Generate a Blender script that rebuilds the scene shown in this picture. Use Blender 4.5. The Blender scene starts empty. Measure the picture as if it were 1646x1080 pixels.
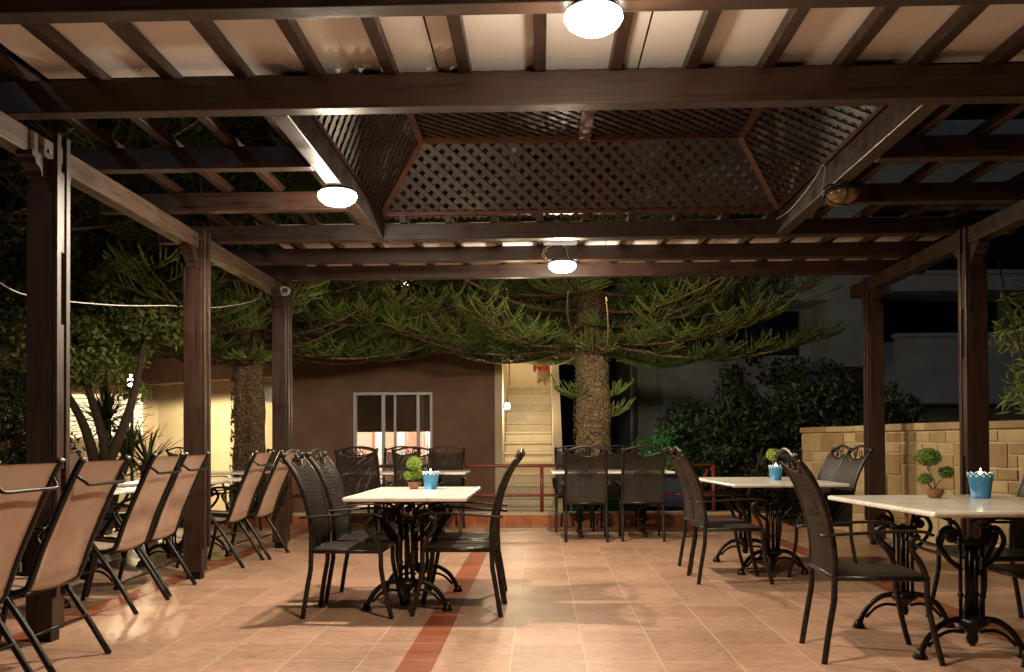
import bpy, math, random
import numpy as np
from mathutils import Vector, Matrix, Quaternion
R = math.radians
PI = math.pi
random.seed(7)
rng = np.random.default_rng(11)
scn = bpy.context.scene
C = scn.collection

# ------------------------------------------------------------------ camera
cd = bpy.data.cameras.new("camera")
cam = bpy.data.objects.new("camera", cd)
C.objects.link(cam)
cam.matrix_world = (Matrix.Translation((0, 0, 1.08)) @ Matrix.Rotation(R(1.8), 4, 'Z') @
                    Matrix.Rotation(R(90.8), 4, 'X') @ Matrix.Rotation(-0.005, 4, 'Z'))
cd.sensor_width = 36
cd.lens = 1430 / 1646 * 36
cd.shift_y = (712 - 1430 * math.tan(R(0.8)) - 540) / 1646
cd.clip_start = 0.05
cd.clip_end = 500
scn.camera = cam

# ------------------------------------------------------------------ world, moon, exposure
w = bpy.data.worlds.new("World")
scn.world = w
w.use_nodes = True
nt = w.node_tree
sky = nt.nodes.new('ShaderNodeTexSky')
sky.sky_type = 'NISHITA'
sky.sun_disc = False
sky.sun_elevation = R(25)
sky.sun_rotation = R(-150)
nt.links.new(sky.outputs[0], nt.nodes['Background'].inputs[0])
nt.nodes['Background'].inputs[1].default_value = 0.0001
ld = bpy.data.lights.new("moon", 'SUN')
ld.energy = 0.055
ld.angle = R(0.5)
ld.color = (.7, .85, 1)
lo = bpy.data.objects.new("moon", ld)
lo.rotation_euler = (R(65), 0, R(-25))
C.objects.link(lo)
scn.view_settings.view_transform = 'Standard'
scn.view_settings.look = 'None'
scn.view_settings.exposure = 0.0
scn.view_settings.gamma = 1
scn.cycles.use_denoising = True
scn.cycles.max_bounces = 7
scn.cycles.sample_clamp_indirect = 6
scn.cycles.caustics_reflective = False
scn.cycles.caustics_refractive = False


# ------------------------------------------------------------------ materials
def srgb(r, g, b):
    f = lambda c: ((c / 255 + .055) / 1.055) ** 2.4 if c > 10 else c / 255 / 12.92
    return (f(r), f(g), f(b), 1)


def mat(name, col=(.5, .5, .5), rough=.6, metal=0, spec=.5, coat=0):
    m = bpy.data.materials.new(name)
    m.use_nodes = True
    p = m.node_tree.nodes['Principled BSDF']
    p.inputs['Base Color'].default_value = (*col[:3], 1)
    p.inputs['Roughness'].default_value = rough
    p.inputs['Metallic'].default_value = metal
    p.inputs['Specular IOR Level'].default_value = spec
    p.inputs['Coat Weight'].default_value = coat
    return m, m.node_tree, p


def N(t, typ, **kw):
    n = t.nodes.new(typ)
    for k, v in kw.items():
        if hasattr(n, k):
            setattr(n, k, v)
        else:
            n.inputs[k].default_value = v
    return n


def L(t, a, b):
    t.links.new(a, b)


def ramp(t, fac, stops):
    r = t.nodes.new('ShaderNodeValToRGB')
    e = r.color_ramp.elements
    while len(e) < len(stops):
        e.new(.5)
    for i, (p, c) in enumerate(stops):
        e[i].position = p
        e[i].color = (*c[:3], 1)
    L(t, fac, r.inputs[0])
    return r.outputs[0]


def coords(t, scale=(1, 1, 1), kind='Object'):
    tc = t.nodes.new('ShaderNodeTexCoord')
    mp = t.nodes.new('ShaderNodeMapping')
    mp.inputs['Scale'].default_value = scale
    L(t, tc.outputs[kind], mp.inputs[0])
    return mp.outputs[0]


def bump(t, p, h, strength=.3, dist=.01):
    b = t.nodes.new('ShaderNodeBump')
    b.inputs['Strength'].default_value = strength
    b.inputs['Distance'].default_value = dist
    L(t, h, b.inputs['Height'])
    L(t, b.outputs[0], p.inputs['Normal'])


def noise(t, v, scale=5, detail=6, rough=.6):
    n = N(t, 'ShaderNodeTexNoise')
    n.inputs['Scale'].default_value = scale
    n.inputs['Detail'].default_value = detail
    n.inputs['Roughness'].default_value = rough
    L(t, v, n.inputs['Vector'])
    return n.outputs['Fac']


def wood(name, axis, dark, light, rough=.38):
    m, t, p = mat(name, rough=rough, coat=.15)
    p.inputs['Coat Roughness'].default_value = .25
    s = [14, 14, 14]
    s[axis] = .9
    f = noise(t, coords(t, s), 2.2, 8, .7)
    s2 = [55, 55, 55]
    s2[axis] = 1.1
    cr = noise(t, coords(t, s2), 1.3, 4, .6)
    s3 = [3.2, 3.2, 3.2]
    s3[axis] = 1.1
    kn = N(t, 'ShaderNodeTexVoronoi')
    kn.inputs['Scale'].default_value = 1.0
    L(t, coords(t, s3), kn.inputs['Vector'])
    mk = N(t, 'ShaderNodeMix', data_type='RGBA', blend_type='MULTIPLY')
    mk.inputs[0].default_value = 1
    L(t, ramp(t, f, [(.3, dark), (.55, light), (.75, dark)]), mk.inputs[6])
    L(t, ramp(t, cr, [(.36, (.25,) * 3), (.42, (1, 1, 1)), (.66, (1.25, 1.2, 1.15))]), mk.inputs[7])
    mk2 = N(t, 'ShaderNodeMix', data_type='RGBA', blend_type='MULTIPLY')
    mk2.inputs[0].default_value = 1
    L(t, mk.outputs[2], mk2.inputs[6])
    L(t, ramp(t, kn.outputs['Distance'], [(.04, (.2,) * 3), (.09, (.9,) * 3)]), mk2.inputs[7])
    L(t, mk2.outputs[2], p.inputs['Base Color'])
    f2 = noise(t, coords(t, (3, 3, 3)), 2, 5)
    L(t, ramp(t, f2, [(.3, (.3,) * 3), (.75, (.65,) * 3)]), p.inputs['Roughness'])
    bump(t, p, f, .35, .004)
    return m


DK, LT = (.012, .0055, .0032), (.040, .017, .0085)
WX = wood("stained_wood_across", 0, DK, LT)
WY = wood("stained_wood_along", 1, DK, LT)
WZ = wood("stained_wood_upright", 2, DK, LT)
WG = wood("lamplit_wood", 1, (.05, .03, .02), (.12, .075, .05), .5)  # paler stain paints lamp light onto the left side beam
WL = wood("lattice_wood", 0, (.009, .0045, .0028), (.027, .013, .0075), .5)
WR = wood("red_trim_wood", 0, (.045, .016, .008), (.085, .03, .014), .45)

BLACK, t, p = mat("cast_iron", (.014, .013, .012), .35, .6)
f = noise(t, coords(t), 60, 4)
bump(t, p, f, .3, .002)
FRAME, t, p = mat("chair_frame_metal", (.045, .036, .03), .36, .55)
f = noise(t, coords(t), 40, 4)
L(t, ramp(t, f, [(.35, (.016, .013, .011)), (.7, (.055, .045, .037))]), p.inputs['Base Color'])
SLINGF, t, p = mat("dark_tube", (.02, .021, .018), .3, .6)

WICK, t, p = mat("wicker", (.03, .02, .013), .42)
ck = N(t, 'ShaderNodeTexChecker')
ck.inputs['Scale'].default_value = 1
L(t, coords(t, (130, 130, 130)), ck.inputs['Vector'])
f = noise(t, coords(t), 25, 3)
mx = N(t, 'ShaderNodeMix', data_type='RGBA')
L(t, ck.outputs['Fac'], mx.inputs[0])
L(t, ramp(t, f, [(.3, (.007, .005, .004)), (.7, (.014, .010, .007))]), mx.inputs[6])
L(t, ramp(t, f, [(.3, (.022, .016, .011)), (.7, (.042, .03, .021))]), mx.inputs[7])
L(t, mx.outputs[2], p.inputs['Base Color'])
bump(t, p, ck.outputs['Fac'], .6, .003)

SLING, t, p = mat("sling_mesh", (.55, .33, .21), .75)
f = noise(t, coords(t, (1, 1, 1)), 9, 4)
wv = N(t, 'ShaderNodeTexWave', bands_direction='Z')
wv.inputs['Scale'].default_value = 60
L(t, coords(t), wv.inputs['Vector'])
L(t, ramp(t, f, [(.3, (.36, .245, .18)), (.7, (.44, .31, .235))]), p.inputs['Base Color'])
bump(t, p, wv.outputs['Fac'], .25, .001)
p.inputs['Transmission Weight'].default_value = 0

MARB, t, p = mat("marble", (.75, .68, .58), .22)
f = noise(t, coords(t, (1, 1, 1)), 5, 8, .7)
L(t, ramp(t, f, [(.35, (.86, .83, .76)), (.52, (.80, .76, .67)), (.56, (.62, .57, .48)), (.62, (.85, .82, .74))]), p.inputs['Base Color'])

# floor tiles ------------------------------------------------------
def tile_mat(name, c1, c2, grout, size=.37, off=(0, 0), rough=.36):
    m, t, p = mat(name, rough=rough)
    tc = t.nodes.new('ShaderNodeTexCoord')
    mp = t.nodes.new('ShaderNodeMapping')
    mp.inputs['Location'].default_value = (off[0], off[1], 0)
    L(t, tc.outputs['Object'], mp.inputs[0])
    br = N(t, 'ShaderNodeTexBrick', offset=0.0, squash=1.0)
    br.inputs['Scale'].default_value = 1
    br.inputs['Brick Width'].default_value = size
    br.inputs['Row Height'].default_value = size
    br.inputs['Mortar Size'].default_value = .0038
    br.inputs['Mortar Smooth'].default_value = .3
    br.inputs['Color1'].default_value = (.35, .35, .35, 1)
    br.inputs['Color2'].default_value = (.65, .65, .65, 1)
    br.inputs['Mortar'].default_value = (0, 0, 0, 1)
    L(t, mp.outputs[0], br.inputs['Vector'])
    v2 = coords(t, (1.3, 3.5, 1))
    f = noise(t, v2, 9, 10, .8)
    base = ramp(t, f, [(.32, c1), (.5, c2), (.66, tuple(min(1, x * 1.32) for x in c2))])
    tint = N(t, 'ShaderNodeMix', data_type='RGBA', blend_type='MULTIPLY')
    tint.inputs[0].default_value = 1
    L(t, base, tint.inputs[6])
    L(t, ramp(t, br.outputs['Color'], [(.3, (.78, .76, .74)), (.7, (1.1, 1.09, 1.08))]), tint.inputs[7])
    mx = N(t, 'ShaderNodeMix', data_type='RGBA')
    L(t, br.outputs['Fac'], mx.inputs[0])
    L(t, tint.outputs[2], mx.inputs[6])
    mx.inputs[7].default_value = (*grout, 1)
    mo = N(t, 'ShaderNodeMix', data_type='RGBA', blend_type='MULTIPLY')
    mo.inputs[0].default_value = 1
    L(t, mx.outputs[2], mo.inputs[6])
    L(t, ramp(t, noise(t, coords(t), 1.6, 10, .75), [(.35, (.78, .74, .72)), (.5, (.97, .96, .95)), (.62, (1.06, 1.05, 1.04))]), mo.inputs[7])
    L(t, mo.outputs[2], p.inputs['Base Color'])
    f3 = noise(t, coords(t), 3, 5)
    mr = N(t, 'ShaderNodeMapRange')
    mr.inputs['To Min'].default_value = rough - .08
    mr.inputs['To Max'].default_value = rough + .16
    L(t, f3, mr.inputs[0])
    L(t, mr.outputs[0], p.inputs['Roughness'])
    inv = N(t, 'ShaderNodeMath', operation='SUBTRACT')
    inv.inputs[0].default_value = 1
    L(t, br.outputs['Fac'], inv.inputs[1])
    ad = N(t, 'ShaderNodeMath', operation='ADD')
    mu = N(t, 'ShaderNodeMath', operation='MULTIPLY')
    mu.inputs[1].default_value = .15
    L(t, f, mu.inputs[0])
    L(t, inv.outputs[0], ad.inputs[0])
    L(t, mu.outputs[0], ad.inputs[1])
    bump(t, p, ad.outputs[0], .35, .004)
    return m


TILE = tile_mat("terracotta_tile", (.30, .165, .115), (.47, .295, .21), (.60, .46, .33), off=(.15, .02))
RED = tile_mat("red_tile", (.22, .055, .022), (.30, .08, .032), (.5, .3, .18), off=(.02, .02))
KERBF = tile_mat("kerb_tile", (.30, .085, .03), (.42, .14, .05), (.5, .3, .2), off=(.1, 0))
CREAM, t, p = mat("cream_stone", (.5, .4, .26), .7)
f = noise(t, coords(t), 8, 7)
L(t, ramp(t, f, [(.3, (.42, .33, .2)), (.7, (.56, .46, .3))]), p.inputs['Base Color'])
bump(t, p, f, .3, .01)


def plaster(name, a, b, rough=.9, sc=3):
    m, t, p = mat(name, a, rough)
    f = noise(t, coords(t), sc, 9, .65)
    L(t, ramp(t, f, [(.3, a), (.7, b)]), p.inputs['Base Color'])
    f2 = noise(t, coords(t), 90, 3)
    bump(t, p, f2, .2, .004)
    return m


HOUSE = plaster("brown_render", (.15, .085, .055), (.25, .145, .095), .9, 1.3)
ANNEX = plaster("cream_render", (.55, .45, .30), (.62, .52, .36))
ANNEXB = plaster("tan_render", (.34, .2, .12), (.4, .25, .16))
PALE = plaster("pale_concrete", (.6, .63, .63), (.78, .8, .8))
SOIL = plaster("soil", (.05, .035, .02), (.09, .06, .035), 1, 2)
STEP = plaster("step_stone", (.5, .43, .31), (.62, .54, .40), .6, 6)
STEP2 = plaster("step_stone_worn", (.40, .33, .23), (.56, .48, .34), .6, 9)
WHITE, t, p = mat("white_frame", (.6, .6, .6), .4)
MAROON, t, p = mat("maroon_paint", (.20, .035, .025), .4)
ROPE, t, p = mat("white_cable", (.4, .39, .36), .6)
BLIND = plaster("roller_blind", (.16, .1, .055), (.2, .13, .075))
PINK = plaster("pink_wall", (.78, .6, .5), (.82, .66, .57))
REDP, t, p = mat("rose_paint", (.6, .36, .3), .6)
CURT, t, p = mat("white_curtain", (.85, .82, .78), .9)
NAVY, t, p = mat("navy_plastic", (.012, .02, .045), .5)
TEAL, t, p = mat("teal_fabric", (.01, .10, .09), .9)
TERRA, t, p = mat("brown_pot", (.22, .085, .04), .6)
BLUEB, t, p = mat("blue_tin", (.05, .25, .48), .5)
RIMW, t, p = mat("pale_lit_rim", (.6, .78, .85), .4)
WAX, t, p = mat("candle_wax", (.8, .7, .55), .5)
REDF, t, p = mat("red_cloth", (.22, .03, .018), .8)
ALU, t, p = mat("brushed_metal", (.35, .33, .3), .35, .9)

# roof sheets
SHEET, t, p = mat("roof_sheet", (.7, .6, .5), 1, 0, .05)
f = noise(t, coords(t, (1, 1, 1)), 1.2, 6)
L(t, ramp(t, f, [(.3, (.70, .68, .66)), (.7, (.82, .80, .78))]), p.inputs['Base Color'])
wv = N(t, 'ShaderNodeTexWave', bands_direction='X')
wv.inputs['Scale'].default_value = 26
L(t, coords(t), wv.inputs['Vector'])
bump(t, p, wv.outputs['Fac'], .25, .003)

# bark
BARKD = plaster('dark_bark', (.04, .025, .015), (.09, .06, .035), .95, 14)
BARK, t, p = mat("bark", (.16, .1, .05), .95)
v = coords(t, (1, 1, 1.5))
vo = N(t, 'ShaderNodeTexVoronoi')
vo.inputs['Scale'].default_value = 27
L(t, v, vo.inputs['Vector'])
f = noise(t, v, 9, 10, .8)
ad = N(t, 'ShaderNodeMath', operation='MULTIPLY')
L(t, vo.outputs['Distance'], ad.inputs[0])
L(t, f, ad.inputs[1])
L(t, ramp(t, ad.outputs[0], [(.05, (.08, .05, .025)), (.22, (.24, .16, .085)), (.45, (.48, .36, .22))]), p.inputs['Base Color'])
bump(t, p, ad.outputs[0], 1, .06)


def leafmat(name, a, b, rough=.5, trans=.25):
    m, t, p = mat(name, a, rough)
    at = N(t, 'ShaderNodeAttribute', attribute_name='Col')
    L(t, ramp(t, at.outputs['Fac'], [(0, a), (1, b)]), p.inputs['Base Color'])
    tr = N(t, 'ShaderNodeBsdfTranslucent')
    L(t, ramp(t, at.outputs['Fac'], [(0, a), (1, b)]), tr.inputs[0])
    mxs = N(t, 'ShaderNodeMixShader')
    mxs.inputs[0].default_value = trans
    L(t, p.outputs[0], mxs.inputs[1])
    L(t, tr.outputs[0], mxs.inputs[2])
    L(t, mxs.outputs[0], t.nodes['Material Output'].inputs[0])
    return m


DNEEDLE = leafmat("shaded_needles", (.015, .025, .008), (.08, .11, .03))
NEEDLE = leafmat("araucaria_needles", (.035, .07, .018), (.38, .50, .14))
LEAF = leafmat("olive_leaf", (.08, .11, .025), (.32, .38, .10))
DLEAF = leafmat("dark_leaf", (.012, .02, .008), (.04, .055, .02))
BLEAF = leafmat("bright_leaf", (.04, .10, .03), (.08, .2, .06))
YLEAF = leafmat("yucca_leaf", (.02, .035, .012), (.07, .09, .03), .4, .1)
TOPL = leafmat("topiary_leaf", (.02, .06, .008), (.16, .27, .04))
TOPL2 = leafmat("lime_topiary_leaf", (.12, .24, .02), (.42, .55, .08))
PINKFL, t, p = mat("pink_flower", (.6, .15, .2), .6)

STONE, t, p = mat("wall_stone", (.45, .33, .16), .85)
at = N(t, 'ShaderNodeAttribute', attribute_name='Col')
f = noise(t, coords(t), 7, 8, .7)
mxc = N(t, 'ShaderNodeMix', data_type='RGBA', blend_type='MULTIPLY')
mxc.inputs[0].default_value = 1
L(t, ramp(t, at.outputs['Fac'], [(0, (.33, .22, .11)), (.5, (.49, .365, .19)), (1, (.62, .50, .29))]), mxc.inputs[6])
L(t, ramp(t, f, [(.25, (.7, .68, .62)), (.7, (1.05, 1.05, 1.02))]), mxc.inputs[7])
L(t, mxc.outputs[2], p.inputs['Base Color'])
bump(t, p, f, .5, .015)
MORTAR = plaster("mortar", (.5, .42, .27), (.6, .5, .33))


def emis(name, col, s):
    m = bpy.data.materials.new(name)
    m.use_nodes = True
    t = m.node_tree
    p = t.nodes['Principled BSDF']
    p.inputs['Base Color'].default_value = (.8, .8, .8, 1)
    p.inputs['Emission Color'].default_value = (*col, 1)
    p.inputs['Emission Strength'].default_value = s
    return m


GLOW = emis("lit_glass", (1, .86, .62), 14)
GLOWW = emis("lit_glass_white", (1, .94, .82), 30)
FLAME = emis("flame", (1, .8, .5), 40)
ROOML = emis("room_light", (1, .93, .85), 5)
WINL = emis("lit_window", (1, .80, .45), 1.5)
AMBER, t, p = mat("amber_glass", (.28, .13, .045), .2)
vo = N(t, 'ShaderNodeTexVoronoi')
vo.inputs['Scale'].default_value = 22
L(t, coords(t), vo.inputs['Vector'])
L(t, ramp(t, vo.outputs['Distance'], [(.2, (.33, .16, .05)), (.6, (.12, .10, .05))]), p.inputs['Base Color'])
GLASS = bpy.data.materials.new("window_glass")
GLASS.use_nodes = True
t = GLASS.node_tree
t.nodes.remove(t.nodes['Principled BSDF'])
tr = N(t, 'ShaderNodeBsdfTransparent')
gl = N(t, 'ShaderNodeBsdfGlossy')
gl.inputs['Roughness'].default_value = .02
fr = N(t, 'ShaderNodeFresnel')
fr.inputs[0].default_value = 2.4
mxs = N(t, 'ShaderNodeMixShader')
L(t, fr.outputs[0], mxs.inputs[0])
L(t, tr.outputs[0], mxs.inputs[1])
L(t, gl.outputs[0], mxs.inputs[2])
L(t, mxs.outputs[0], t.nodes['Material Output'].inputs[0])


# ------------------------------------------------------------------ mesh builder
class MB:
    def __init__(s):
        s.v = []
        s.f = []
        s.c = []      # optional per-face value

    def add(s, vs, fs, col=None):
        o = len(s.v)
        s.v.extend([tuple(x) for x in vs])
        s.f.extend([tuple(i + o for i in f) for f in fs])
        s.c.extend([col if col is not None else .5] * len(fs))
        return s

    def box(s, x0, x1, y0, y1, z0, z1, col=None):
        vs = [(x, y, z) for z in (z0, z1) for y in (y0, y1) for x in (x0, x1)]
        return s.add(vs, [(0, 2, 3, 1), (4, 5, 7, 6), (0, 1, 5, 4), (2, 6, 7, 3), (0, 4, 6, 2), (1, 3, 7, 5)], col)

    def beam(s, p0, p1, w, h, up=(0, 0, 1)):
        p0, p1 = Vector(p0), Vector(p1)
        d = (p1 - p0).normalized()
        up = Vector(up)
        if abs(d.dot(up)) > .98:
            up = Vector((1, 0, 0))
        a = d.cross(up).normalized()
        b = a.cross(d).normalized()
        vs = []
        for p in (p0, p1):
            for (i, j) in ((-1, -1), (1, -1), (1, 1), (-1, 1)):
                vs.append(p + a * w / 2 * i + b * h / 2 * j)
        return s.add(vs, [(0, 1, 2, 3), (7, 6, 5, 4), (0, 4, 5, 1), (1, 5, 6, 2), (2, 6, 7, 3), (3, 7, 4, 0)])

    def tube(s, pts, r, n=8, closed=False, flat=1.0):
        pts = [Vector(p) for p in pts]
        k = len(pts)
        rs = r if hasattr(r, '__len__') else [r] * k
        up = None
        rings = []
        for i, p in enumerate(pts):
            if closed:
                d = pts[(i + 1) % k] - pts[i - 1]
            else:
                d = pts[min(i + 1, k - 1)] - pts[max(i - 1, 0)]
            if d.length < 1e-9:
                d = Vector((0, 0, 1))
            d.normalize()
            if up is None:
                up = Vector((0, 0, 1)) if abs(d.z) < .9 else Vector((0, 1, 0))
            a = d.cross(up)
            if a.length < 1e-6:
                a = d.orthogonal()
            a.normalize()
            b = a.cross(d).normalized()
            up = b
            rings.append([p + a * math.cos(t) * rs[i] + b * math.sin(t) * rs[i] * flat
                          for t in [2 * PI * j / n for j in range(n)]])
        vs = [v for ring in rings for v in ring]
        fs = []
        m = k if closed else k - 1
        for i in range(m):
            for j in range(n):
                a0 = i * n + j
                a1 = i * n + (j + 1) % n
                b0 = ((i + 1) % k) * n + j
                b1 = ((i + 1) % k) * n + (j + 1) % n
                fs.append((a0, a1, b1, b0))
        if not closed:
            fs.append(tuple(range(n - 1, -1, -1)))
            fs.append(tuple((k - 1) * n + j for j in range(n)))
        return s.add(vs, fs)

    def lathe(s, prof, n=24, c=(0, 0, 0), sx=1, sy=1):
        vs = []
        for (r, z) in prof:
            for j in range(n):
                a = 2 * PI * j / n
                vs.append((c[0] + r * math.cos(a) * sx, c[1] + r * math.sin(a) * sy, c[2] + z))
        fs = []
        for i in range(len(prof) - 1):
            for j in range(n):
                fs.append((i * n + j, i * n + (j + 1) % n, (i + 1) * n + (j + 1) % n, (i + 1) * n + j))
        if prof[0][0] > 1e-5:
            fs.append(tuple(range(n - 1, -1, -1)))
        if prof[-1][0] > 1e-5:
            fs.append(tuple((len(prof) - 1) * n + j for j in range(n)))
        return s.add(vs, fs)

    def build(s, name, m, parent=None, smooth=False, bevel=0, loc=None, col=False):
        me = bpy.data.meshes.new(name)
        off = Vector((0, 0, 0))
        if parent is not None and parent.get('_w'):
            off = Vector(parent['_w'])
        if loc is not None:
            off = Vector(loc)
        vs = [tuple(Vector(v) - off) for v in s.v]
        me.from_pydata(vs, [], s.f)
        if isinstance(m, (list, tuple)):
            for q in m:
                me.materials.append(q)
        else:
            me.materials.append(m)
        if smooth:
            me.polygons.foreach_set('use_smooth', [True] * len(me.polygons))
        if col:
            at = me.color_attributes.new('Col', 'FLOAT_COLOR', 'CORNER')
            arr = []
            for fc, pl in zip(s.c, me.polygons):
                arr += [fc, fc, fc, 1] * len(pl.vertices)
            at.data.foreach_set('color', arr)
        me.update()
        o = bpy.data.objects.new(name, me)
        C.objects.link(o)
        if loc is not None:
            o.location = loc
        if parent is not None:
            o.parent = parent
        if bevel:
            b = o.modifiers.new('bevel', 'BEVEL')
            b.width = bevel
            b.segments = 2
            b.limit_method = 'ANGLE'
            b.angle_limit = R(40)
        return o


def catmull(pts, k=6):
    P = [Vector(p) for p in pts]
    P = [P[0] * 2 - P[1]] + P + [P[-1] * 2 - P[-2]]
    out = []
    for i in range(1, len(P) - 2):
        for j in range(k):
            t = j / k
            a, b, c, d = P[i - 1], P[i], P[i + 1], P[i + 2]
            out.append(.5 * ((2 * b) + (c - a) * t + (2 * a - 5 * b + 4 * c - d) * t * t + (3 * b - a - 3 * c + d) * t ** 3))
    out.append(P[-2])
    return out


def tag(o, label=None, cat=None, group=None, kind=None):
    if label: o['label'] = label
    if cat: o['category'] = cat
    if group: o['group'] = group
    if kind: o['kind'] = kind
    return o


def thing(name, label, cat, loc=(0, 0, 0), rz=0, group=None, world=False):
    o = bpy.data.objects.new(name, None)
    o.empty_display_size = .1
    C.objects.link(o)
    o.location = loc
    o.rotation_euler = (0, 0, rz)
    if world:
        o['_w'] = list(loc)
    return tag(o, label, cat, group)


def dup(root, loc, rz, label, group=None, sc=1):
    r = root.copy()
    C.objects.link(r)
    r.location = loc
    r.rotation_euler = (0, 0, rz)
    r['label'] = label
    if group: r['group'] = group
    for ch in list(root.children):
        c = ch.copy()
        C.objects.link(c)
        c.parent = r
        for g in list(ch.children):
            d = g.copy()
            C.objects.link(d)
            d.parent = c
    return r


def point(name, loc, watts, col, parent=None, rad=.05, spot=None, rot=(0, 0, 0)):
    l = bpy.data.lights.new(name, 'SPOT' if spot else 'POINT')
    l.energy = watts
    l.color = col
    l.shadow_soft_size = rad
    if spot:
        l.spot_size = R(spot)
        l.spot_blend = .35 if spot < 175 else .12
    o = bpy.data.objects.new(name, l)
    o.location = loc
    o.rotation_euler = rot
    C.objects.link(o)
    if parent is not None:
        if parent.get('_w'):
            o.location = Vector(loc) - Vector(parent['_w'])
        o.parent = parent
    return o


# ================================================================== SETTING
m = MB()
m.add([(-150, -60, -.12), (150, -60, -.12), (150, 200, -.12), (-150, 200, -.12)], [(0, 1, 2, 3)])
tag(m.build('ground', SOIL), kind='structure')
m = MB()
m.box(-12, 6.4, -7, 11.58, -.15, 0)
tag(m.build('patio_floor', TILE), kind='structure')
m = MB()
for (x, wd) in ((-.69, .17), (-3.0, .17), (2.5, .17)):
    m.add([(x, -7, .004), (x + wd, -7, .004), (x + wd, 11.5, .004), (x, 11.5, .004)], [(0, 1, 2, 3)])
tag(m.build('red_tile_strips', RED), kind='structure')
m = MB()
m.box(-12, 3.2, 11.583, 11.60, -.1, .14)
kf = m.build('kerb', KERBF)
tag(kf, kind='structure')
m = MB()
m.box(-12, 3.2, 11.602, 11.86, -.1, .17)
tag(m.build('kerb_coping', CREAM, bevel=.008), kind='structure')

# ================================================================== PERGOLA
PG = thing('pergola', 'large dark stained wooden pergola with pale roof sheets and lattice skylight over the terrace', 'pergola', (0, 0, 0))
ZB, ZT, ZT2 = 2.80, 2.97, 2.937


def post(x, y, side, wx=.15, wy=.13):
    m = MB()
    hx_, hy_ = wx / 2, wy / 2
    m.box(x - hx_, x + hx_, y - hy_, y + hy_, .06, 2.655)
    o = m.build('post', WZ, PG, bevel=.005)
    # two battens with a sunk fillet between them on the inner face
    for (ya, yb, z0, z1, t_) in ((-hy_ - .003, -hy_ + .038, .25, 2.8, .026), (hy_ - .038, hy_ + .003, .25, 2.8, .026),
                                 (-hy_ + .040, hy_ - .040, .95, 1.75, .016), (-hy_ + .040, hy_ - .040, 2.15, 2.6, .016)):
        m = MB()
        m.box(*sorted((x + side * (hx_ + .001), x + side * (hx_ + t_))), y + ya, y + yb, z0, z1)
        m.build('batten', WZ, o, bevel=.003)
    m = MB()
    m.box(x - hx_ + .02, x + hx_ - .02, y - hy_ + .02, y + hy_ - .02, 0, .058)
    m.build('shoe', BLACK, o)


def corbel(x, y, d, w=.09):
    # scroll bracket under the side beam, growing in direction d along Y
    prof = [(0, 0), (.21, 0), (.21, -.035), (.17, -.05), (.155, -.09), (.12, -.10), (.085, -.125), (.08, -.165), (.045, -.175), (.03, -.21), (0, -.23)]
    prof = [(a * .7, b * .7) for a, b in prof]
    vs = [(x - w / 2, y + d * a, 2.658 + b) for a, b in prof] + [(x + w / 2, y + d * a, 2.658 + b) for a, b in prof]
    n = len(prof)
    fs = [tuple(range(n)), tuple(range(2 * n - 1, n - 1, -1))] + [(i, i + n, (i + 1) % n + n, (i + 1) % n) for i in range(n)]
    m = MB()
    m.add(vs, fs)
    m.build('corbel', WZ, PG)


XL, XR = -2.80, 3.50
posts_l = [0.9, 4.85, 7.1, 9.2]
posts_r = [0.9, 4.4, 7.3, 9.45]
for y, xo in zip(posts_l, (0, .06, .02, .10)):
    post(XL + xo, y, 1)
    corbel(XL + xo, y + .067, 1)
    corbel(XL + xo, y - .067, -1)
for y in posts_r[2:]:
    post(XR + .02, y, -1)
    corbel(XR, y + .067, 1)
    corbel(XR, y - .067, -1)
m = MB(); m.box(XL - .05, XL + .05, -1.5, 9.75, 2.662, 2.797); m.build('side_beam', WG, PG, bevel=.006)
m = MB(); m.box(XR - .06, XR + .06, -1.5, 9.95, 2.662, 2.797); m.build('side_beam', WY, PG, bevel=.006)
beamY = [.8, 1.72, 2.6, 3.5, 4.55, 5.5, 6.5, 7.5, 8.4, 9.25]
OX0, OX1 = -1.36, 2.02
for y in beamY:
    if y in (5.5, 6.5):
        m = MB(); m.box(-3.25, OX0 - .052, y - .045, y + .045, ZB, ZT2); m.build('cross_beam', WX, PG, bevel=.006)
        m = MB(); m.box(OX1 + .052, 3.95, y - .045, y + .045, ZB, ZT2); m.build('cross_beam', WX, PG, bevel=.006)
    else:
        m = MB(); m.box(-3.25, 3.95, y - .05, y + .05, ZB, ZT if y < 5 else ZT2); m.build('cross_beam', WX, PG, bevel=.006)
for x in (OX0, OX1):
    m = MB(); m.box(x - .05, x + .05, 4.602, 7.448, ZB + .002, ZT - .001); m.build('skylight_beam', WY, PG, bevel=.006)
for x_, ys in ((XL, posts_l), (XR, posts_r[2:])):
    for y_ in ys:
        m = MB()
        sd = 1 if x_ < 0 else -1
        for dy in (-.04, .04):
            c = Vector((x_ + sd * .05, y_ + dy, 2.73))
            m.tube([c, c + Vector((sd * .012, 0, 0))], .011, 6)
        for q_ in (0, 1):
            b_ = MB(); b_.v = m.v[q_ * 12:q_ * 12 + 12]; b_.f = m.f[:8]; b_.c = m.c[:8]
            b_.build('bolt', ALU, PG)
# rafters on top
k = -8
for k in range(-7, 10):
    x = k * .385 + .01
    segs = [(-.6, 4.75, ZT), (7.42, 9.7, ZT2)]
    if x < OX0 - .1 or x > OX1 + .1:
        segs = [(-.6, 4.75, ZT), (4.76, 9.7, ZT2)]
    for (a, b, zz) in segs:
        m = MB()
        m.box(x - .03, x + .03, a, b, zz + .002, zz + (.07 if zz == ZT else .06))
        m.build('rafter', WY, PG, bevel=.004)
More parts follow.
